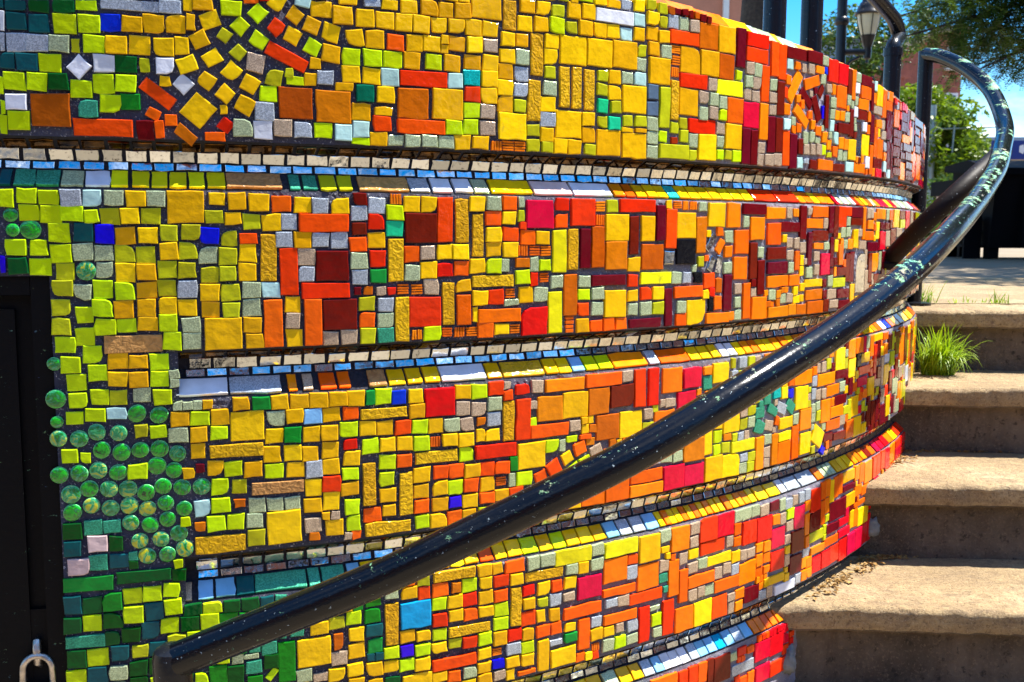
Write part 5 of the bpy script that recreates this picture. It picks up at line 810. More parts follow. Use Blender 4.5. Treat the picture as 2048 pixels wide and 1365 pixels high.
LEDGE = [   # sloping ledge tiles of each band: (code, start, end) along the wall in mm
 [('T',672,689),('e',691,720),('e',721,754),('P',755,787),('W',788,823),('F',824,849),('F',853,879),('F',881,905),('F',907,933),('F',934,959),('F',962,989),('t',990,1075),('e',1086,1104),('e',1107,1131),('V',1134,1161),('V',1164,1188),('t',1197,1282),('S',1284,1320),('W',1323,1360),('W',1363,1397),('P',1399,1429),('Y',1432,1513),('w',1516,1598),('W',1601,1689),('Q',1692,1719),('Q',1722,1744),('Y',1747,1772),('Y',1774,1800),('Y',1801,1828),('J',1829,1857),('Y',1858,1887),('Y',1888,1917),('Y',1919,1949),('Y',1950,1981),('Y',1983,2015),('Y',2017,2050),('Y',2052,2086),('r',2090,2172),('R',2176,2257),('O',2261,2289),('O',2291,2321),('Y',2323,2354),('O',2356,2388),('O',2390,2424),('R',2432,2451),('P',2454,2474),('W',2477,2498),('P',2500,2522),('W',2525,2547),('R',2550,2574),('O',2577,2601),('Y',2604,2630),('O',2633,2660),('P',2663,2691),('O',2695,2725),('R',2729,2760),('R',2765,2798),('Y',2803,2839),('R',2845,2884),('P',2890,2933),('W',2940,2989),('P',2996,3054),('W',3063,3133),('R',3144,3243),('O',3261,3400),('Y',3400,3400)],
 [('W',906,984),('S',986,1067),('O',1077,1093),('U',1101,1118),('r',1128,1156),('r',1159,1180),('t',1209,1241),('Y',1244,1273),('Y',1276,1304),('Y',1307,1336),('W',1338,1422),('Y',1425,1454),('H',1457,1540),('Y',1544,1571),('Y',1573,1600),('c',1603,1630),('L',1632,1661),('L',1664,1696),('O',1698,1782),('S',1785,1814),('O',1817,1898),('Y',1901,1931),('Y',1934,1963),('Y',1966,1991),('W',1994,2018),('W',2022,2045),('Y',2048,2072),('O',2074,2099),('O',2101,2126),('Y',2128,2154),('Y',2156,2183),('O',2185,2213),('O',2219,2247),('Y',2249,2278),('Q',2280,2310),('O',2312,2343),('Y',2346,2378),('O',2381,2415),('Y',2418,2454),('Q',2456,2494),('O',2497,2538),('Y',2541,2584),('O',2587,2633),('Y',2644,2674),('Y',2678,2709),('O',2713,2747),('O',2751,2787),('W',2792,2830),('N',2835,2878),('O',2883,2930),('Y',2937,2990),('D',2997,3060),('Y',3069,3148),('Y',3159,3274),('O',3294,3400),('O',3400,3400)],
 [('U',906,921),('c',929,954),('c',956,987),('T',988,1017),('e',1018,1102),('e',1103,1124),('e',1126,1166),('c',1170,1192),('Y',1194,1218),('Y',1219,1244),('F',1245,1270),('Y',1271,1297),('Y',1298,1324),('Y',1325,1351),('F',1352,1380),('Y',1380,1408),('r',1411,1438),('Y',1440,1465),('Y',1467,1496),('L',1498,1531),('Y',1533,1562),('L',1564,1592),('Y',1594,1623),('Y',1625,1655),('Y',1657,1686),('c',1688,1718),('S',1721,1751),('S',1754,1785),('c',1788,1820),('Y',1823,1838),('O',1840,1855),('Y',1856,1872),('Y',1873,1889),('O',1891,1907),('Y',1908,1925),('O',1926,1943),('Y',1944,1961),('O',1963,1980),('Y',1982,1999),('Y',2001,2019),('O',2024,2043),('Y',2045,2064),('O',2066,2086),('O',2087,2108),('Y',2109,2130),('Y',2136,2174),('Y',2178,2220),('W',2225,2250),('S',2254,2310),('S',2315,2387),('O',2392,2424),('P',2426,2448),('P',2451,2470),('P',2473,2493),('Y',2499,2530),('Y',2533,2564),('Y',2568,2601),('O',2611,2638),('Q',2642,2670),('O',2674,2704),('D',2708,2740),('O',2744,2778),('R',2792,2827),('R',2832,2869),('R',2875,2916),('O',2922,2968),('Y',2974,3026),('R',3034,3096),('R',3105,3183),('R',3195,3313)],
 [('Y',1354,1381),('Y',1382,1408),('F',1409,1437),('Y',1438,1465),('Y',1467,1495),('Y',1496,1525),('Y',1526,1556),('F',1557,1587),('Y',1588,1619),('Y',1620,1652),('Y',1653,1686),('P',1690,1725),('Y',1728,1758),('Y',1760,1787),('S',1790,1817),('c',1820,1844),('W',1845,1869),('W',1870,1895),('W',1896,1921),('S',1923,1949),('c',1950,1977),('c',1978,2006),('b',2007,2035),('c',2037,2066),('S',2068,2098),('c',2100,2131),('O',2136,2157),('O',2159,2181),('O',2183,2205),('O',2207,2230),('O',2233,2256)],
]
COPING = [
 ('O',1659,1698),('Y',1699,1740),('A',1741,1783),('O',1785,1828),('O',1832,1909),('O',1912,1991),('A',1995,2072),('C',2076,2095),('P',2097,2116),('P',2117,2137),('P',2139,2159),('Y',2161,2182),('P',2184,2205),('C',2207,2229),('P',2231,2253),('O',2260,2340),('B',2345,2413),('O',2419,2502),('O',2508,2525),('P',2528,2546),('O',2550,2568),('B',2572,2591),('C',2594,2614),('O',2618,2638),('P',2642,2664),('Y',2668,2690),('O',2695,2718),('R',2723,2747),('O',2752,2778),('P',2783,2811),('O',2817,2846),('B',2852,2884),('C',2891,2926),('O',2933,2972),('P',2980,3024),('Y',3033,3084),('O',3095,3159),('R',3174,3265),('O',3293,3400),('P',3400,3400)
]
def outline(w, h, jit, cut):
    """slightly irregular hand-cut outline, counter-clockwise seen from the front"""
    x, z = w/2, h/2; j = lambda: random.uniform(-jit, jit)
    P = [[-x+j(), -z+j()], [x+j(), -z+j()], [x+j(), z+j()], [-x+j(), z+j()]]
    if cut:
        k = random.randrange(4); a, b_, c = P[k-1], P[k], P[(k+1) % 4]; t = random.uniform(0.22, 0.5)*min(w, h)
        d0 = Vector((a[0]-b_[0], a[1]-b_[1])).normalized(); d1 = Vector((c[0]-b_[0], c[1]-b_[1])).normalized(); B_ = Vector(b_)
        p0, p1 = B_+d0*t, B_+d1*t; pm = (p0+p1)/2*0.45+B_*0.55*1.0
        pm = B_ + (d0+d1)*t*0.30
        P = [v for i, v in enumerate(P) if i < k] + [list(p0), list(pm), list(p1)] + [v for i, v in enumerate(P) if i > k]
    Q = []                                   # nibbled edges: extra points pushed in or out a little
    for i, a in enumerate(P):
        b_ = P[(i+1) % len(P)]; Q.append(a); L = math.hypot(b_[0]-a[0], b_[1]-a[1])
        if L > 0.012:
            ux, uz = (b_[0]-a[0])/L, (b_[1]-a[1])/L
            for t in ((random.uniform(.35, .65),) if L < 0.03 else (random.uniform(.2, .4), random.uniform(.6, .8))):
                e = random.gauss(0, 0.00045)-(random.random() < 0.05)*random.uniform(0.0006, 0.0022)
                Q.append([a[0]+ux*L*t-uz*e*-1*-1, a[1]+uz*L*t+ux*e])
    return Q
def slab(P, t, bev, deep=0.003):
    """verts and faces of a bevelled slab whose face looks along -y"""
    n_ = len(P); cx = sum(p[0] for p in P)/n_; cz = sum(p[1] for p in P)/n_
    v = [(p[0], deep, p[1]) for p in P] + [(p[0], -t+bev*0.55, p[1]) for p in P]
    for p in P:
        d = Vector((cx-p[0], cz-p[1])); L = d.length; q = d/L*min(bev*1.45, L*0.4)
        v.append((p[0]+q.x, -t, p[1]+q.y))
    f = [tuple(2*n_+i for i in range(n_))]
    for i in range(n_):
        j = (i+1) % n_
        f.append((i, j, n_+j, n_+i)); f.append((n_+i, n_+j, 2*n_+j, 2*n_+i))
    return v, f
GEMV = {}
def gem_mesh():
    v, f = [], []; N = 18
    for r, y in ((1.0, 0.2), (1.0, -0.26), (0.94, -0.42), (0.76, -0.52), (0.40, -0.555)):
        for j in range(N): a = 2*PI*j/N; v.append((r*math.cos(a), y, r*math.sin(a)))
    v.append((0, -0.56, 0)); K = len(v)-1
    for i in range(4):
        for j in range(N): f.append((i*N+j, i*N+(j+1) % N, (i+1)*N+(j+1) % N, (i+1)*N+j))
    for j in range(N): f.append((4*N+j, 4*N+(j+1) % N, K))
    me = bpy.data.meshes.new("glass_gem"); me.from_pydata(v, [], f); me.materials.append(TM['o']); me.materials.append(GEMRIM)
    me.polygons.foreach_set("use_smooth", [True]*len(me.polygons)); me.polygons.foreach_set("material_index", [1 if N <= i < 2*N else 0 for i in range(len(me.polygons))]); me.update(); return me
GEM = gem_mesh()
def place(name, v, f, material, s, off, z, parent, tilt=0.0, turn=0.0, wob=0.02):
    me = bpy.data.meshes.new(name); me.from_pydata(v, [], f); me.materials.append(material); me.update()
    return place_mesh(name, me, s, off, z, parent, tilt, turn, wob)
def place_mesh(name, me, s, off, z, parent, tilt=0.0, turn=0.0, wob=0.02, scale=(1, 1, 1)):
    o = bpy.data.objects.new(name, me); C.objects.link(o); o.parent = parent
    a = s/RW
    M = Matrix.Translation(Vector(wpt(s, off, z))-WLOC) @ Matrix.Rotation(a+random.uniform(-wob, wob), 4, 'Z') @ Matrix.Rotation(tilt+random.uniform(-wob, wob), 4, 'X') @ Matrix.Rotation(-turn, 4, 'Y') @ Matrix.Diagonal((*scale, 1))
    o.matrix_local = M; return o
def band_of(s, z):
    if s < S0 and z < ZB[0]-0.03: return bands[1]
    for k_ in range(4):
        if z > ZB[k_]-0.03: return bands[k_]
    return bands[4]
for code, rows in TILES.items():
    stem = COL[code][0]
    for (ts, tz, tw, th, trn) in rows:
        s, z, w, h = ts/1000, CAM_Z+tz/1000, tw/1000+0.0007, th/1000+0.0007
        par = band_of(s, z); jit = 0.0009 if max(w, h) > 0.04 else 0.0013
        if code == 'o':
            place_mesh("glass_gem", GEM, s, 0.0, z, par, wob=0.05, turn=random.uniform(0, 6), scale=(w/2*random.uniform(1.0, 1.12), 0.0100*random.uniform(.8, 1.15), w/2*random.uniform(1.0, 1.12))); continue
        if code == 'X':     # strip of thin glass sticks
            V, Fc = [], []; hor = random.random() < 0.6; k_ = 4
            for i in range(k_):
                if hor: P = [(-w/2, -h/2+h*(i+.12)/k_), (w/2, -h/2+h*(i+.12)/k_), (w/2, -h/2+h*(i+.85)/k_), (-w/2, -h/2+h*(i+.85)/k_)]
                else: P = [(-w/2+w*(i+.12)/k_, -h/2), (-w/2+w*(i+.85)/k_, -h/2), (-w/2+w*(i+.85)/k_, h/2), (-w/2+w*(i+.12)/k_, h/2)]
                P = [(p[0]+random.uniform(-.0008, .0008), p[1]+random.uniform(-.0005, .0005)) for p in P]
                V, Fc = join((V, Fc), slab(P, 0.004, 0.0006))
            place("striped_tile", V, Fc, TM['X'], s, 0.0, z, par); continue
        big = max(w, h) > 0.040; bar = max(w, h)/max(min(w, h), 1e-4) > 2.0
        name = stem + ("_bar_tile" if bar else "_large_tile" if big else "_tile") if code != 'M' else "mirror_shard"
        t = random.uniform(0.0046, 0.0066); bev = 0.0012 if min(w, h) > 0.017 else 0.0007
        P = outline(w, h, jit, (not bar) and random.random() < (0.16 if not big else 0.08))
        v, f = slab(P, t, bev)
        place(name, v, f, TM[code], s, 0.0, z, par, turn=math.radians(trn+random.uniform(-1.6, 1.6)*(0 if big or bar else 1)), wob=0.022 if not big else 0.012)
# sloping ledge under each groove
def on_profile(a, b_, t): return (a[0]+(b_[0]-a[0])*t, a[1]+(b_[1]-a[1])*t)
pa, pb = GROOVE[5], GROOVE[6]
no, nz_ = (pa[1]-pb[1]), (pb[0]-pa[0]); Ln = math.hypot(no, nz_); tilt_l = -math.atan2(nz_/Ln, no/Ln)
for k_, row in enumerate(LEDGE):
    for code, a, b_ in row:
        w = (b_-a)/1000-0.002
        if w < 0.006: continue
        s = (a+b_)/2000; pm = on_profile(pa, pb, 0.5)
        nparts = 1
        P = outline(w, Ln-0.003, 0.0006, False); v, f = slab(P, random.uniform(0.004, 0.0055), 0.0012)
        place(COL[code][0]+"_ledge_tile", v, f, TM[code], s, pm[0], ZB[k_]+pm[1], bands[k_+1], tilt=tilt_l, wob=0.02)
pa2, pb2 = COPE[0], COPE[1]; no, nz_ = (pa2[1]-pb2[1]), (pb2[0]-pa2[0]); Lc = math.hypot(no, nz_); tilt_c = -math.atan2(nz_/Lc, no/Lc)
for code, a, b_ in COPING:
    w = (b_-a)/1000-0.002
    if w < 0.006: continue
    s = (a+b_)/2000; pm = on_profile(pa2, pb2, 0.5)
    P = outline(w, Lc-0.003, 0.0006, False); v, f = slab(P, 0.005, 0.0012)
    place(COL[code][0]+"_coping_tile", v, f, TM[code], s, pm[0], ztop(s)+pm[1], bands[0], tilt=tilt_c, turn=(-0.07035), wob=0.015)
# mirror rows in the grooves
def tread_hides(s, z):
    y = wpt(s, 0, 0)[1]
    return any(y > yy and z < CAM_Z+zz-0.02 for yy, zz in ((2.24, -0.862), (2.6, -0.68), (2.96, -0.497), (3.3, -0.297)))
count_m = 0
rest = ([], [])
cands = []
for k_, zb in enumerate(ZB):
    for r_, (qa, qb) in enumerate(((GROOVE[1], GROOVE[2]), (GROOVE[2], GROOVE[3]), (GROOVE[3], GROOVE[4]))):
        no, nz_ = (qa[1]-qb[1]), (qb[0]-qa[0]); L = math.hypot(no, nz_); tl = -math.atan2(nz_/L, no/L)
        s = (0.60 if k_ == 0 else S0+0.003) + random.uniform(0, 0.02); 
        while s < 3.42:
            w = random.uniform(0.027, 0.033); sc = s+w/2
            if not tread_hides(sc, zb-0.05): cands.append((sc, k_, r_, w, L, tl, qa, qb))
            s += w+random.uniform(0.0040, 0.0066)
cands.sort(key=lambda q: q[0])
seen_m = {0: 0, 1: 0}
rest = {0: ([], []), 1: ([], [])}
for i, (s, k_, r_, w, L, tl, qa, qb) in enumerate(cands):
    rk = 1 if r_ else 0; seen_m[rk] += 1
    zb = ZB[k_]; pm = on_profile(qa, qb, 0.5)
    P = outline(w, max(L-0.0034, 0.006), 0.0007, False); v, f = slab(P, 0.0026, 0.0006)
    tlt = tl+random.uniform(-0.09, 0.09)
    if seen_m[rk] <= 300:
        place("mirror_tile" if r_ else "smoked_mirror_tile", v, f, TM['M' if r_ else 'a'], s, pm[0], zb+pm[1], grooves[k_], tilt=tlt, wob=0.03)
    else:
        M = Matrix.Translation(Vector(wpt(s, pm[0], zb+pm[1]))-WLOC) @ Matrix.Rotation(s/RW+random.uniform(-.03, .03), 4, 'Z') @ Matrix.Rotation(tlt, 4, 'X')
        kk = len(rest[rk][0]); rest[rk][0].extend(tuple(M @ Vector(q)) for q in v); rest[rk][1].extend(tuple(kk+i_ for i_ in q) for q in f)
for rk, nm_ in ((1, "mirror_tiles"), (0, "reflection_tinted_mirror_tiles")):
    if rest[rk][0]: tag(mesh_obj(nm_, rest[rk][0], rest[rk][1], TM['M' if rk else 'a'], wall), kind="stuff")

# ---------------------------------------------------------------- stairs
ST_ROT = math.radians(-4.0)
stairs = tag(empty("concrete_stairs", (1.3, 2.9, 0.0)), "weathered tan concrete stairs climbing beside the mosaic wall", "stairs")
SLOC = Vector(stairs.location)
STEPS = [(1.52, -1.262), (1.86, -1.060), (2.19, -0.858), (2.53, -0.652), (2.89, -0.452), (3.24, -0.254)]
def step(yn, zt, yn_next, zn_below, x0=-0.2, x1=3.6, nx=260):
    """one step: worn tread with rounded nosing, then the riser below it set back"""
    prof = [(yn_next+0.10, zt, 0)] + [(yn+0.045+(yn_next+0.10-yn-0.045)*(1-k/8), zt, 0) for k in range(1, 8)]
    for k in range(0, 8):
        a = PI/2*k/7; prof.append((yn+0.013-0.013*math.sin(a), zt-0.013+0.013*math.cos(a), 0))
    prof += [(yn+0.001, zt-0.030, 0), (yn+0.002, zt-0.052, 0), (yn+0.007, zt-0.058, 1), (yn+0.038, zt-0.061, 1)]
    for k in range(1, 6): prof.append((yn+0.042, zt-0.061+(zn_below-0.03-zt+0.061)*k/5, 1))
    v, f, fm = [], [], []; m_ = len(prof)
    for i in range(nx+1):
        x = x0+(x1-x0)*i/nx
        for y, z, mi in prof:
            q = Vector((x*3.1, y*3.1, z*3.1+7.7)); d = noise.noise(q)*0.003 + noise.noise(q*6)*0.0022 + noise.noise(q*19)*0.0020 + noise.noise(q*47)*0.0012
            edge = 1.5 if abs(y-yn) < 0.03 and z > zt-0.07 else 1.0
            if edge > 1: d -= 0.005*max(0.0, noise.noise(Vector((x*11, zt*9, 3.3)))-0.30)+0.006*max(0.0, noise.noise(Vector((x*37, zt*9, 1.3)))-0.2)
            ca, sa = math.cos(ST_ROT), math.sin(ST_ROT); xx, yy = x-1.0, y+d*edge-yn
            # ST_ROT turns the flight so that its right end comes forward
            v.append((1.0+xx*ca-yy*sa-SLOC.x, yn+xx*sa+yy*ca-SLOC.y, CAM_Z+z+d*0.9*(edge if z > zt-0.022 else 0.35)-SLOC.z))
    for i in range(nx):
        for j in range(m_-1):
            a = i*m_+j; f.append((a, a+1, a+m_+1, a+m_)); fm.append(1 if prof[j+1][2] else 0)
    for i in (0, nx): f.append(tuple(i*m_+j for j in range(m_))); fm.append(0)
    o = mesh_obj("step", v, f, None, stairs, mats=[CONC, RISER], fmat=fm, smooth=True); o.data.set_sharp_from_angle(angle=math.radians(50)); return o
for k_, (yn, zt) in enumerate(STEPS):
    ynn = STEPS[k_+1][0] if k_+1 < len(STEPS) else yn+0.32
    zb = STEPS[k_-1][1] if k_ else -CAM_Z
    step(yn, zt, ynn, zb)
# flat landing slab behind the top nosing
ld = MB(); ld.box((1.9, 3.60+0.9, LAND_Z-0.06), (8.0, 2.0, 0.126)); tag(ld.build("landing", CONC), kind="structure")
# loose mortar lumps where the steps meet the wall
def lump(loc, r, name, material, parent, seed):
    v, f = [], []; N = 12; Mr = 7
    for i in range(Mr+1):
        th_ = PI*i/Mr
        for j in range(N):
            a = 2*PI*j/N; q = Vector((math.sin(th_)*math.cos(a), math.sin(th_)*math.sin(a), math.cos(th_)))
            d = 1+0.45*noise.noise(q*1.7+Vector((seed, 0, 0)))+0.2*noise.noise(q*4+Vector((0, seed, 0)))
            v.append((loc[0]+q.x*r[0]*d-SLOC.x, loc[1]+q.y*r[1]*d-SLOC.y, loc[2]+q.z*r[2]*d-SLOC.z))
    for i in range(Mr):
        for j in range(N): f.append((i*N+j, i*N+(j+1) % N, (i+1)*N+(j+1) % N, (i+1)*N+j))
    return mesh_obj(name, v, f, material, parent, smooth=True)
MORT = plain("grey_mortar", (0.20, 0.22, 0.23), 0.9, 0, 50, 0.3, 0.8)
for k_, (px_, py_, pz_, rr_) in enumerate(((1.39, 3.285, -0.345, (0.060, 0.012, 0.045)), (1.235, 2.935, -0.555, (0.030, 0.012, 0.040)), (0.64, 2.225, -0.99, (0.022, 0.02, 0.035)), (0.955, 2.575, -0.78, (0.020, 0.012, 0.03)))):
    lump((px_, py_, CAM_Z+pz_), rr_, "mortar_lump", MORT, stairs, k_*3.1)

# ---------------------------------------------------------------- handrail along the stairs
RAILPTS = [(-0.4348, 1.2314, 0.9467), (-0.2785, 1.214, 1.0169), (-0.1589, 1.2049, 1.0707), (-0.0751, 1.1996, 1.1131), (0.0556, 1.2066, 1.1761), (0.1674, 1.2324, 1.2274), (0.3156, 1.3104, 1.2956), (0.4793, 1.4485, 1.3607), (0.6364, 1.6122, 1.4302), (0.7965, 1.8309, 1.4973), (0.96, 2.099, 1.555), (1.0664, 2.275, 1.5998), (1.1722, 2.4517, 1.6508), (1.2722, 2.6395, 1.7111), (1.3769, 2.8503, 1.797), (1.4343, 3.0652, 1.9194), (1.4288, 3.2155, 2.0043), (1.4044, 3.3531, 2.0655), (1.3876, 3.4463, 2.0892)]
rail = tag(empty("stair_handrail", RAILPTS[0]), "long black tube handrail with chipped mint green paint sweeping up past the mosaic", "handrail")
RL = Vector(rail.location)
def tube_part(name, pts, r, material, parent, ploc, sub=10, seg=24):
    P = catmull(pts, sub) if len(pts) > 2 else [Vector(p) for p in pts]
    mb = MB().tube([Vector(p)-ploc for p in P], r, seg); return mb.build(name, material, parent, True)
tube_part("rail_tube", RAILPTS, 0.0230, RAIL, rail, RL)
p0 = Vector(RAILPTS[0]); d0 = (Vector(RAILPTS[0])-Vector(RAILPTS[1])).normalized()
tube_part("lower_post", [p0+Vector((0, 0, -0.004)), Vector((p0.x+0.006, p0.y, 0.0))], 0.0245, POST, rail, RL)
MB().lathe([(0.0245, -0.02), (0.025, 0.006), (0.0225, 0.016), (0.012, 0.023), (0.0, 0.025)], (0, 0, 0)).build("post_cap", POST, rail, True)
pe = Vector(RAILPTS[-1])
tube_part("upper_post", [pe+Vector((0, 0, 0.012)), Vector((pe.x, pe.y, LAND_Z-0.02))], 0.0240, POST, rail, RL)
MB().lathe([(0.055, 0), (0.055, 0.010), (0.030, 0.014)], tuple(Vector((pe.x, pe.y, LAND_Z))-RL)).build("base_plate", POST, rail, True)
BARPTS = [(1.3043, 2.7002, 1.7134), (1.1436, 2.5294, 1.6257), (1.0315, 2.5176, 1.5197), (0.9792, 2.6268, 1.4161)]
tube_part("wall_return_bar", BARPTS, 0.0235, DARKBAR, rail, RL)
pb_ = Vector(BARPTS[-1]); MB().lathe([(0.040, -0.012), (0.042, 0.0), (0.034, 0.008)], tuple(pb_-RL)).build("wall_flange", DARKBAR, rail, True)

# guard rail posts standing on the wall
guard = tag(empty("wall_guard_rail", (0.5879, 2.3152, 1.8793)), "thick black posts with a bent top pipe standing on the mosaic wall", "guard rail")
GL = Vector(guard.location)
for (x, y, z0, z1) in [(0.5879, 2.3152, 1.8793, 2.6493), (0.7089, 2.4443, 1.8664, 2.6364)]:
    tube_part("post", [(x, y, z0), (x, y, z1)], 0.0255, POST, guard, GL)
tube_part("bent_top_pipe", [(1.1815, 3.1899, 2.0424), (1.1815, 3.1899, 2.0724), (1.2219, 3.2584, 2.1155), (1.1954, 3.2314, 2.1592), (1.1311, 3.1715, 2.1946), (1.067, 3.1111, 2.2251), (0.9674, 3.0206, 2.2715)], 0.0225, POST, guard, GL)
gx, gy, gz0, gz1 = (1.1815, 3.1899, 1.7919, 2.0524)
tube_part("end_post", [(gx, gy, gz0), (gx, gy, gz1)], 0.0255, POST, guard, GL)
MB().lathe([(0.029, -0.012), (0.029, 0.012)], tuple(Vector((gx, gy, gz1))-GL)).build("sleeve_collar", POST, guard, True)

# ---------------------------------------------------------------- black door with padlock
door = tag(empty("utility_door", wpt(0.62, -0.035, 0.0)), "black metal door set into the foot of the mosaic wall", "door")
DL = Vector(door.location)
def dpart(name, vf, material, parent=door):
    v, f = vf; return mesh_obj(name, [tuple(Vector(q)-DL) for q in v], f, material, parent)
def wall_box(s0, s1, o0, o1, z0, z1):
    v = [wpt(s, o, z) for z in (z0, z1) for s, o in ((s0, o0), (s1, o0), (s1, o1), (s0, o1))]
    return v, [(0, 3, 2, 1), (4, 5, 6, 7), (0, 1, 5, 4), (1, 2, 6, 5), (2, 3, 7, 6), (3, 0, 4, 7)]
dpart("door_leaf", wall_box(0.40, S_DOOR-0.030, -0.060, -0.028, 0.0, Z_DOOR-0.030), DOORM)
dpart("door_frame", join(wall_box(S_DOOR-0.028, S_DOOR-0.001, -0.055, -0.006, 0.0, Z_DOOR-0.001), wall_box(0.40, S_DOOR-0.029, -0.055, -0.006, Z_DOOR-0.028, Z_DOOR-0.001)), DOORM)
dpart("raised_panel", wall_box(0.42, 0.6801, -0.0275, -0.020, 0.1, Z_DOOR-0.05), DOORM)
dpart("lock_plate", wall_box(0.6595, 0.7147, -0.0275, -0.0215, CAM_Z-0.80, CAM_Z-0.585), DOORM)
lk = tag(empty("padlock", wpt(0.6872, -0.010, CAM_Z-0.66)), "worn steel padlock hanging from the black door", "padlock")
LKL = Vector(lk.location); 
def at(u, o, z): return Vector(wpt(0.6872+u, o, CAM_Z-0.655+z))-LKL
MB().tube([at(0.002, -0.03, 0.018), at(0.002, -0.014, 0.020), at(0.003, -0.008, 0.010), at(0.003, -0.010, -0.010), at(0.003, -0.028, -0.020)], 0.0065, 12).build("staple", STEEL, lk, True)
sh = [at(-0.020, -0.011, -0.060)] + [at(0.003-0.021*math.cos(a), -0.006, -0.012+0.0-0.020+0.022*math.sin(a)+0.012) for a in [PI*k/12 for k in range(13)]] + [at(0.024, -0.011, -0.060)]
MB().tube(sh, 0.0052, 12).build("shackle", STEEL, lk, True)
bx = wall_box(0.6872-0.034, 0.6872+0.038, -0.019, 0.004, CAM_Z-0.775, CAM_Z-0.705)
mesh_obj("lock_body", [tuple(Vector(q)-LKL) for q in bx[0]], bx[1], STEEL, lk)

# ---------------------------------------------------------------- weeds and litter on the steps
def grass_tuft(name, loc, nbl, length, spread, label, group=None, dirv=(0.5, -0.4), wd=0.0042):
    t = empty(name, loc); v, f = [], []
    for i in range(nbl):
        a = random.uniform(0, 2*PI); r0 = random.uniform(0, spread*0.35)
        base = Vector((math.cos(a)*r0, math.sin(a)*r0*0.5, -0.004)); L = length*random.uniform(0.45, 1.0)
        az = random.uniform(0, 2*PI); d = Vector((math.cos(az), math.sin(az), 0))*random.uniform(0.25, 0.9)+Vector((dirv[0], dirv[1], 0))*random.uniform(0.2, 1.1)
        w = wd*random.uniform(0.6, 1.25); side = Vector((-d.y, d.x, 0)); side = side.normalized() if side.length > 1e-4 else Vector((1, 0, 0))
        k = len(v); NS = 7; droop = random.uniform(0.5, 1.5)
        for j in range(NS):
            u = j/(NS-1); p = base + d*L*u*0.62 + Vector((0, 0, L*(u*1.35-droop*0.85*u*u))); p.z = max(p.z, 0.001+0.002*random.random())
            ww = w*(1-u)**0.7*0.5+0.0002; tw = 0.5*math.sin(u*2+az)
            sd = side*math.cos(tw)+Vector((0, 0, 1))*math.sin(tw)*0.5
            v.append(tuple(p-sd*ww)); v.append(tuple(p+sd*ww))
        for j in range(NS-1): f.append((k+2*j, k+2*j+1, k+2*j+3, k+2*j+2))
    mesh_obj("blades", v, f, GRASS, t, smooth=True)
    return tag(t, label, "grass", group)
grass_tuft("grass_tuft", (1.345, 3.13, CAM_Z-0.452), 520, 0.205, 0.15, "bright green grass tuft drooping over the step beside the mosaic wall", None, (0.20, -0.16), 0.0058)
for k_, (x, y, nb, L, lb) in enumerate(((1.43, 3.50, 80, 0.10, "small green weed at the foot of the upper handrail post"), (1.86, 3.50, 90, 0.10, "spiky green weed in the joint of the top landing"), (1.70, 3.50, 46, 0.07, "thin line of low weed in the top landing joint"), (2.06, 3.49, 40, 0.07, "single leafy weed at the far end of the landing joint"), (1.58, 3.50, 14, 0.045, "sparse low weed next to the post on the landing joint"))):
    grass_tuft("joint_weed", (x, y, LAND_Z+0.003), nb, L, 0.16, lb, "weeds in the landing joint", (0.3, -0.1), 0.0035)
def litter(name, spots, nper, label):
    v, f = [], []
    for (x, y, z, sx, sy, ang) in spots:
        for i in range(nper):
            u, w_ = random.gauss(0, sx), random.gauss(0, sy); cx_ = x+u*math.cos(ang)-w_*math.sin(ang); cy_ = y+u*math.sin(ang)+w_*math.cos(ang)
            a = random.uniform(0, 2*PI); L = random.uniform(0.003, 0.011); W = L*random.uniform(0.25, 0.6); k = len(v); h = random.uniform(0.001, 0.006)
            for p, q, hh in ((-L, 0, 0), (0, -W, h), (L, 0, h*0.3), (0, W, h)):
                v.append((cx_+p*math.cos(a)-q*math.sin(a), cy_+p*math.sin(a)+q*math.cos(a), z+0.004+hh))
            f += [(k, k+1, k+2), (k, k+2, k+3)]
    o = mesh_obj(name, v, f, LEAFDRY); tag(o, label, "leaves", kind="stuff"); return o
Z1, Z2, Z3 = CAM_Z-0.858, CAM_Z-0.652, CAM_Z-0.452
litter("fallen_leaves", [(0.79, 2.36, Z1, 0.06, 0.014, 0.85), (0.92, 2.50, Z1, 0.05, 0.016, 0.9), (0.97, 2.55, Z1, 0.05, 0.012, 0.2), (1.10, 2.80, Z2, 0.05, 0.016, 0.9), (1.2, 2.91, Z2, 0.06, 0.012, 0.1), (1.4, 2.91, Z2, 0.08, 0.008, 0.0), (1.35, 3.22, Z3, 0.07, 0.014, 0.0)], 90, "dry brown leaf scraps swept against the foot of the mosaic wall")

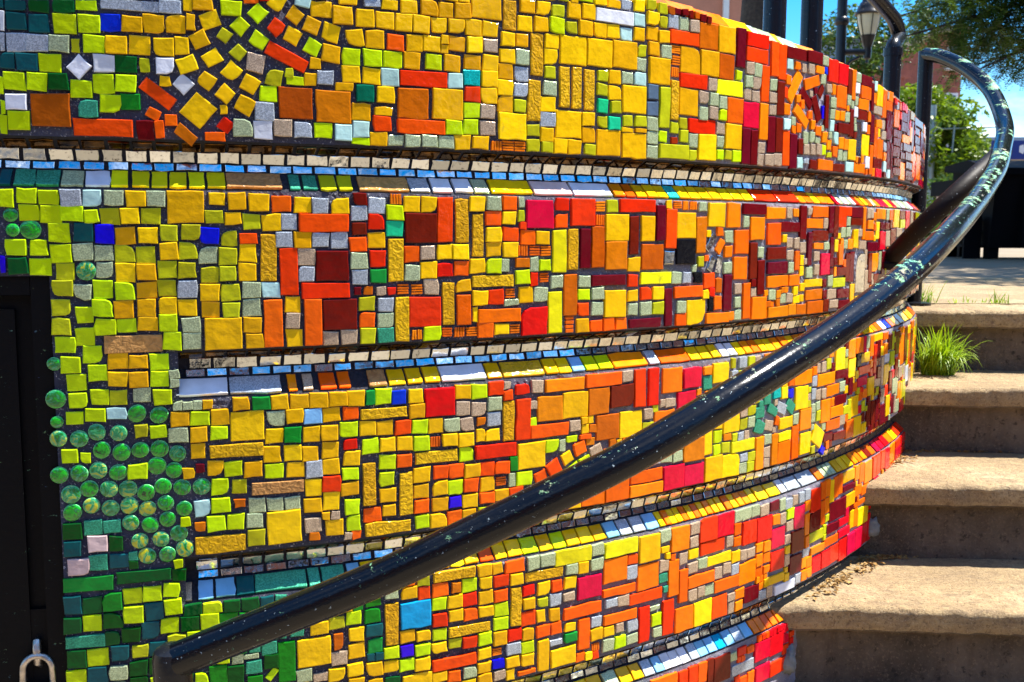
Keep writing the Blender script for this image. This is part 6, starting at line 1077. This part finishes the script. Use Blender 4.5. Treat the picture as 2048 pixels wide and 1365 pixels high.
# ---------------------------------------------------------------- street lamp
def pole_lamp(x, y):
    t = tag(empty("street_lamp", (x, y, LAND_Z)), "black street lamp with cream globe lantern on a side arm", "street lamp")
    zr = lambda v: v-LAND_Z
    MB().lathe([(0.12, 0), (0.12, 0.25), (0.065, 0.45), (0.058, 1.5), (0.056, 6.5)]).build("pole", LAMPBLACK, t, True)
    za = CAM_Z+2.06; lx = 0.31
    MB().tube([(0.0, 0, zr(za)), (lx*0.5, 0, zr(za)+0.004), (lx, 0, zr(za))], 0.034, 14).build("arm", LAMPBLACK, t, True)
    MB().tube(catmull([(0.04, 0, zr(za)-0.26), (0.10, 0, zr(za)-0.12), (0.22, 0, zr(za)-0.05)], 6), 0.016, 8).build("bracket", LAMPBLACK, t, True)
    L = empty("lantern", (lx, 0, zr(za)), t)
    MB().lathe([(0.0, -0.13), (0.016, -0.115), (0.012, -0.09), (0.040, -0.07), (0.046, 0.0), (0.044, 0.05), (0.060, 0.10), (0.080, 0.17), (0.086, 0.19)]).build("lantern_base", LAMPBLACK, L, True)
    MB().lathe([(0.078, 0.19), (0.098, 0.26), (0.118, 0.34), (0.130, 0.42)], seg=24).build("globe", MILK, L, True)
    for k in range(6):
        a = PI/6+k*PI/3
        MB().tube([(0.084*math.cos(a), 0.084*math.sin(a), 0.185), (0.122*math.cos(a), 0.122*math.sin(a), 0.33), (0.137*math.cos(a), 0.137*math.sin(a), 0.425)], 0.005, 6).build("globe_rib", LAMPBLACK, L, True)
    MB().lathe([(0.150, 0.418), (0.162, 0.43), (0.158, 0.445), (0.136, 0.465), (0.128, 0.50), (0.098, 0.56), (0.082, 0.57), (0.078, 0.60), (0.052, 0.64), (0.020, 0.68), (0.012, 0.72), (0.0, 0.76)], seg=24).build("cap", LAMPBLACK, L, True)
    MB().lathe([(0.066, 0.0), (0.082, 0.02), (0.082, 0.07), (0.066, 0.09)], (0, 0, zr(za)+0.30)).build("collar", LAMPBLACK, t, True)
    return t
pole_lamp(3.80, 11.9)

def leaf_cloud(blobs, n, size, flat=0.0, seed=0):
    rnd = random.Random(seed); v, f = [], []
    tot = sum(b_[3]*b_[4]*b_[5] for b_ in blobs)
    for (cx_, cy_, cz_, rx, ry, rz) in blobs:
        for i in range(int(n*rx*ry*rz/tot)):
            q = Vector((rnd.gauss(0, 1), rnd.gauss(0, 1), rnd.gauss(0, 1))).normalized()*(rnd.random()**0.45)
            g = noise.noise(Vector((cx_+q.x*rx, cy_+q.y*ry, cz_+q.z*rz))*1.6)
            if g < -0.12: continue
            p = Vector((cx_+q.x*rx, cy_+q.y*ry, cz_+q.z*rz)); s_ = size*rnd.uniform(0.6, 1.3)
            a = Vector((rnd.gauss(0, 1), rnd.gauss(0, 1), rnd.gauss(0, 0.6))).normalized(); b2 = a.cross(Vector((rnd.gauss(0, 1), rnd.gauss(0, 1), rnd.gauss(0, 1)))).normalized()
            k = len(v); 
            for u, w_ in ((-1, 0), (0, -0.42), (1, 0), (0, 0.42)): v.append(tuple(p+a*s_*u+b2*s_*w_))
            f.append((k, k+1, k+2, k+3))
    return v, f
def tree(name, loc, trunk_h, trunk_r, blobs, n, size, lmat, label, seed):
    t = tag(empty(name, loc), label, "tree"); L0 = Vector(loc); rnd = random.Random(seed)
    top = Vector((0.1, 0, trunk_h))
    MB().tube([(0, 0, -0.05), (0.04, 0.02, trunk_h*0.4), tuple(top)], [trunk_r*1.25, trunk_r, trunk_r*0.7], 12).build("trunk", BARK, t, True)
    for bq in blobs:
        c_ = Vector(bq[:3])-L0; mid = top.lerp(c_, 0.5)+Vector((rnd.uniform(-.2, .2), 0, 0.15))
        MB().tube(catmull([top+Vector((0, 0, -0.15)), mid, c_], 5), [trunk_r*0.5*(1-0.8*i/10) for i in range(11)], 8).build("limb", BARK, t, True)
    v, f = leaf_cloud(blobs, n, size, seed=seed)
    mesh_obj("crown", [tuple(Vector(q)-L0) for q in v], f, lmat, t)
    return t
Z = CAM_Z
tree("street_tree", (10.3, 25.0, LAND_Z), 1.5, 0.14, [(9.2, 25, Z+1.2, 1.3, 1.2, 1.2), (10.6, 24.8, Z+2.7, 0.9, 0.9, 0.6), (11.4, 24.9, Z+1.3, 0.7, 0.8, 0.8), (10.3, 24.6, Z+1.9, 1.25, 1.2, 1.1), (10.9, 25, Z+0.9, 1.0, 1.0, 0.9), (9.9, 25, Z+2.9, 1.0, 1.0, 0.7), (11.2, 24.8, Z+1.75, 0.55, 0.7, 0.7), (8.4, 25, Z+0.7, 1.0, 1.0, 1.0)], 34000, 0.085, LEAF_A, "sunlit bright green round tree behind the handrail post", 3)
tree("street_tree", (9.3, 27.0, LAND_Z), 3.2, 0.13, [(8.9, 27, Z+5.0, 1.1, 1.0, 0.9), (10.0, 27, Z+5.2, 1.0, 1.0, 0.9), (9.4, 27, Z+4.3, 0.8, 0.9, 0.6)], 7000, 0.075, LEAF_B, "dark green tree standing behind the street lamp lantern", 5)
tree("trunk_tree", (2.24, 9.6, LAND_Z), 3.6, 0.20, [(2.2, 9.6, Z+4.2, 1.5, 1.3, 0.8), (3.6, 9.8, Z+4.0, 1.2, 1.2, 0.7), (1.0, 9.5, Z+3.9, 1.2, 1.2, 0.7)], 9000, 0.05, LEAF_A, "dark tree trunk rising beside the salmon building", 8)
# overhanging locust with feathery leaves
def locust(loc, label):
    t = tag(empty("locust_tree", loc), label, "tree"); L0 = Vector(loc); rnd = random.Random(21)
    MB().tube([(0, 0, -0.05), (-0.05, 0, 1.6), (-0.2, 0, 3.0)], [0.17, 0.14, 0.11], 12).build("trunk", BARK, t, True)
    tips = []
    ends = [(2.95, 8.2, Z+1.50), (3.3, 9.0, Z+1.85), (3.55, 8.0, Z+1.22), (3.9, 8.6, Z+1.62), (4.25, 7.8, Z+1.30), (4.3, 9.0, Z+1.75), (4.6, 8.3, Z+1.45), (5.2, 9.2, Z+1.25), (3.5, 8.6, Z+2.2), (5.4, 7.6, Z+2.0), (6.2, 8.4, Z+1.7), (4.0, 9.4, Z+1.45), (3.2, 7.9, Z+1.8), (4.5, 7.9, Z+1.85), (3.8, 8.2, Z+1.95), (4.75, 8.8, Z+1.2)]
    for e in ends:
        c_ = Vector(e)-L0; s_ = Vector((-0.15, 0, 2.5+rnd.uniform(-.4, .4))); mid = s_.lerp(c_, 0.55)+Vector((0, 0, rnd.uniform(0.1, 0.35)))
        P = catmull([s_, mid, c_], 8); MB().tube(P, [0.030*(1-i/17.5)+0.003 for i in range(17)], 8).build("limb", BARK, t, True)
        tips += P[8:]
    v, f = [], []
    for i in range(13000):
        if i % 2: p = rnd.choice(tips)+Vector((rnd.gauss(0, 0.24), rnd.gauss(0, 0.26), rnd.gauss(0.02, 0.13)))
        else: p = Vector((rnd.uniform(3.45, 5.9), rnd.uniform(7.6, 9.5), Z+1.32+0.9*rnd.random()**0.8))-L0
        g = noise.noise((p+L0)*1.9)
        if g < -0.18 or (p+L0).z < Z+1.36+0.35*g or (p+L0).x/(p+L0).y < 0.392: continue
        az = rnd.uniform(0, 2*PI); d = Vector((math.cos(az), math.sin(az), rnd.uniform(-0.75, 0.1))).normalized(); L = rnd.uniform(0.13, 0.22)
        sd = d.cross(Vector((0, 0, 1))).normalized(); up = sd.cross(d)
        for j in range(11):
            u = (j+0.7)/11; base = p+d*L*u+Vector((0, 0, -0.05*u*u))
            for sg in (-1, 1):
                le = rnd.uniform(0.026, 0.042)*(1-0.3*u); dv = (sd*sg+d*0.35+up*rnd.uniform(-.25, .25)).normalized(); w_ = d*0.0085
                k = len(v)
                for q in (base, base+dv*le*0.5-w_, base+dv*le, base+dv*le*0.5+w_): v.append(tuple(q))
                f.append((k, k+1, k+2, k+3))
    mesh_obj("crown", v, f, LEAF_B, t)
    v, f = leaf_cloud([(4.9, 6.7, Z+3.3, 1.35, 2.2, 0.6), (6.6, 8.4, Z+3.4, 1.6, 2.4, 0.7), (8.2, 8.8, Z+3.2, 1.6, 2.0, 0.9)], 30000, 0.07, seed=77)
    mesh_obj("upper_crown", [tuple(Vector(q)-L0) for q in v], f, LEAF_B, t); return t
locust((7.4, 8.9, LAND_Z), "feathery leaved tree branches hanging over the top landing")
def shrub(loc, r, n, label, seed, lm=LEAF_B):
    t = tag(empty("shrub", loc), label, "shrub", "dark shrubs behind the wall"); L0 = Vector(loc)
    v, f = leaf_cloud([(loc[0], loc[1], loc[2]+r[2]*0.8, *r)], n, 0.06, seed=seed)
    mesh_obj("foliage", [tuple(Vector(q)-L0) for q in v], f, lm, t)
    MB().tube([(0, 0, -0.02), (0, 0, r[2]*0.8)], [0.03, 0.015], 8).build("stem", BARK, t, True)
shrub((8.2, 19.0, LAND_Z), (0.75, 0.6, 0.75), 3500, "dark green shrub seen between the wall and the black bin", 31)
shrub((7.2, 18.5, LAND_Z), (0.6, 0.6, 0.6), 2500, "low dark shrub seen behind the upper handrail post", 32)

# ---------------------------------------------------------------- buildings
def building(name, x0, x1, y0, depth, zt, wallm, label, wins=(), roof=None, trims=(), rz=0.0):
    t = tag(empty(name, ((x0+x1)/2, y0, LAND_Z)), label, "building"); w = x1-x0; H = zt-LAND_Z
    MB().box((0, depth/2, H/2), (w, depth, H)).build("wall", wallm, t)
    rf = MB().box((0, depth/2, H+0.15), (w+0.5, depth+0.5, 0.3)).build("roof", roof or ROOF, t)
    for (cx_, cz_, ww, hh) in wins:
        o = MB().box((cx_, -0.02, cz_-LAND_Z), (ww+0.24, 0.10, hh+0.24)).build("window", TRIM, t)
        MB().box((cx_, -0.06, cz_-LAND_Z), (ww, 0.08, hh)).build("pane", WINGL, o)
        MB().box((cx_, -0.11, cz_-LAND_Z-hh/2-0.14), (ww+0.4, 0.24, 0.12)).build("sill", TRIM, o)
    for (cx_, cz_, ww, hh) in trims: MB().box((cx_, -0.05, cz_-LAND_Z), (ww, 0.2, hh)).build("trim", TRIM, t)
    return t
building("salmon_building", 2.2, 6.85, 30.0, 8, Z+16, BRICK_S, "salmon coloured building with white trim rising behind the wall", [(-1.0, Z+4.5, 0.9, 1.6), (-1.0, Z+8.2, 0.9, 1.6), (1.0, Z+9.2, 0.9, 1.6)], None, [(1.65, Z+8, 0.16, 16)])
building("pale_blue_building", 18.2, 24.0, 60.0, 12, Z+10.9, GREYB, "pale blue grey building behind the street lamp", [(-2.0, Z+8.6, 0.9, 1.4), (0.0, Z+8.6, 0.9, 1.4), (2.0, Z+8.6, 0.9, 1.4)])
bb = building("low_brick_building", 15.2, 17.2, 45.0, 8, Z+6.7, BRICK_R, "low red brick building with chimneys beside the lamp", [(-0.5, Z+5.3, 0.5, 0.9), (0.5, Z+5.3, 0.5, 0.9)], BRICK_R)
for cx_ in (-0.6, 0.6): MB().box((cx_, 0.8, 6.7+Z-LAND_Z+0.55), (0.55, 0.5, 0.8)).build("chimney", BRICK_R, bb)
building("brick_tower_building", 21.0, 21.9, 50.0, 6, Z+9.6, BRICK_R, "tall red brick building half hidden by the overhanging leaves", [(0, Z+8.4, 0.4, 0.8), (0, Z+6.2, 0.4, 0.8), (0, Z+4.0, 0.4, 0.8)], STONE_T)
tb = building("tan_stone_building", 16.3, 24.0, 36.0, 10, Z+3.0, STONE_T, "tan stone building with grey cornice behind the blue sign", [(-2.6, Z+1.4, 0.9, 1.1), (-0.8, Z+1.4, 0.9, 1.1)], GREYB)
MB().box((0, -0.15, Z+2.75-LAND_Z), (7.9, 0.5, 0.35)).build("cornice", GALV, tb)
MB().box((3.6, 3.0, Z+3.55-LAND_Z), (3.0, 3.0, 1.0)).build("roof_block", GREYB, tb)

# blue information sign on a post
sg = tag(empty("blue_sign", (9.95, 20.3, LAND_Z)), "blue rectangular street sign with pale pictograms", "sign")
MB().box((0, 0, Z+1.62-LAND_Z), (0.76, 0.03, 0.37)).build("sign_panel", SIGNB, sg)
MB().box((-0.19, -0.018, Z+1.63-LAND_Z), (0.30, 0.006, 0.24)).build("pictogram_frame", GREYB, sg)
MB().box((-0.19, -0.022, Z+1.63-LAND_Z), (0.27, 0.006, 0.21)).build("pictogram_panel", WINGL, sg)
pg = [(0.17, -0.02, 0.07), (0.25, -0.02, 0.10), (0.29, -0.02, 0.0), (0.25, -0.02, -0.09), (0.17, -0.02, -0.05)]
mesh_obj("pictogram", [(x, y, z+Z+1.63-LAND_Z) for x, y, z in pg] + [(x, y+0.004, z+Z+1.63-LAND_Z) for x, y, z in pg], [(0, 4, 3, 2, 1)] + [(i, (i+1) % 5, 5+(i+1) % 5, 5+i) for i in range(5)], SIGNW, sg)
MB().lathe([(0.035, 0), (0.035, Z+1.44-LAND_Z)], (0, 0.03, 0)).build("sign_post", GALV, sg, True)
# signal mast arm
sa_ = tag(empty("signal_mast", (9.9, 24.0, LAND_Z)), "thin grey mast arm with a hanging rod crossing the green tree", "mast arm")
MB().lathe([(0.10, 0), (0.07, 3.2)]).build("mast", GALV, sa_, True)
MB().tube([(-0.1, 0, Z+2.38-LAND_Z), (1.6, 0, Z+2.46-LAND_Z)], [0.026, 0.020], 10).build("arm", GALV, sa_, True)
MB().tube([(0.50, -0.03, Z+2.48-LAND_Z), (0.48, -0.03, Z+1.84-LAND_Z)], 0.026, 8).build("hanging_rod", GALV, sa_, True)

# black refuse bin on the landing
bn = tag(empty("refuse_bin", (5.6, 9.7, LAND_Z)), "large black metal refuse bin on the shaded landing", "bin")
def prism(pts, x0, x1):
    n_ = len(pts); v = [(x0, y, z) for y, z in pts]+[(x1, y, z) for y, z in pts]
    return v, [tuple(range(n_)), tuple(range(2*n_-1, n_-1, -1))]+[(i, n_+i, n_+(i+1) % n_, (i+1) % n_) for i in range(n_)]
v, f = prism([(-0.38, 0.10), (-0.46, 0.78), (0.46, 0.84), (0.42, 0.10)], -1.18, 1.25); mesh_obj("bin_body", v, f, BIN, bn)
v, f = prism([(-0.52, 0.77), (-0.50, 0.83), (0.0, 0.93), (0.50, 0.90), (0.50, 0.84)], -1.25, 1.32); mesh_obj("lid", v, f, BIN, bn)
v, f = prism([(-0.47, 0.60), (-0.53, 0.74), (0.45, 0.74), (0.45, 0.60)], -1.40, -1.19); mesh_obj("side_pocket", v, f, BIN, bn)
for x in (-0.9, -0.45, 0.0, 0.45, 0.9): MB().box((x, -0.44, 0.42), (0.06, 0.10, 0.60)).build("rib", BIN, bn)
for x, y in ((-1.12, -0.3), (-1.12, 0.3), (1.12, -0.3), (1.12, 0.3)): MB().box((x, y, 0.055), (0.10, 0.10, 0.11)).build("leg", BIN, bn)
fr = MB()
for zz in (0.12, 0.24, 0.36): fr.box((-1.28, 0.0, zz), (0.16, 0.5, 0.025))
for yy in (-0.25, 0.25): fr.box((-1.28, yy, 0.20), (0.16, 0.03, 0.40))
fr.build("side_rack", BIN, bn)

# unseen brick blocks added behind and to the right, for tiles to reflect
building("unseen_back_block", -26, 22, -24.0, 8, 8.6, BRICK_R, "long red brick block out of view, added for the glossy tiles to reflect", [(x, z, 1.2, 1.9) for x in range(-20, 21, 4) for z in (2.6, 6.2)])
ob = bpy.data.objects["unseen_back_block"]; ob.rotation_euler[2] = PI; ob.location = (-2, -16.0, 0.0)
building("unseen_side_block", 0, 30, 0.0, 8, 7.8, BRICK_R, "red brick side block out of view, added to darken tile reflections", [(x, z, 1.2, 1.9) for x in range(-12, 13, 4) for z in (2.9, 6.0)])
cb = bpy.data.objects["unseen_side_block"]; cb.rotation_euler[2] = -PI/2; cb.location = (19.0, 3.0, LAND_Z)
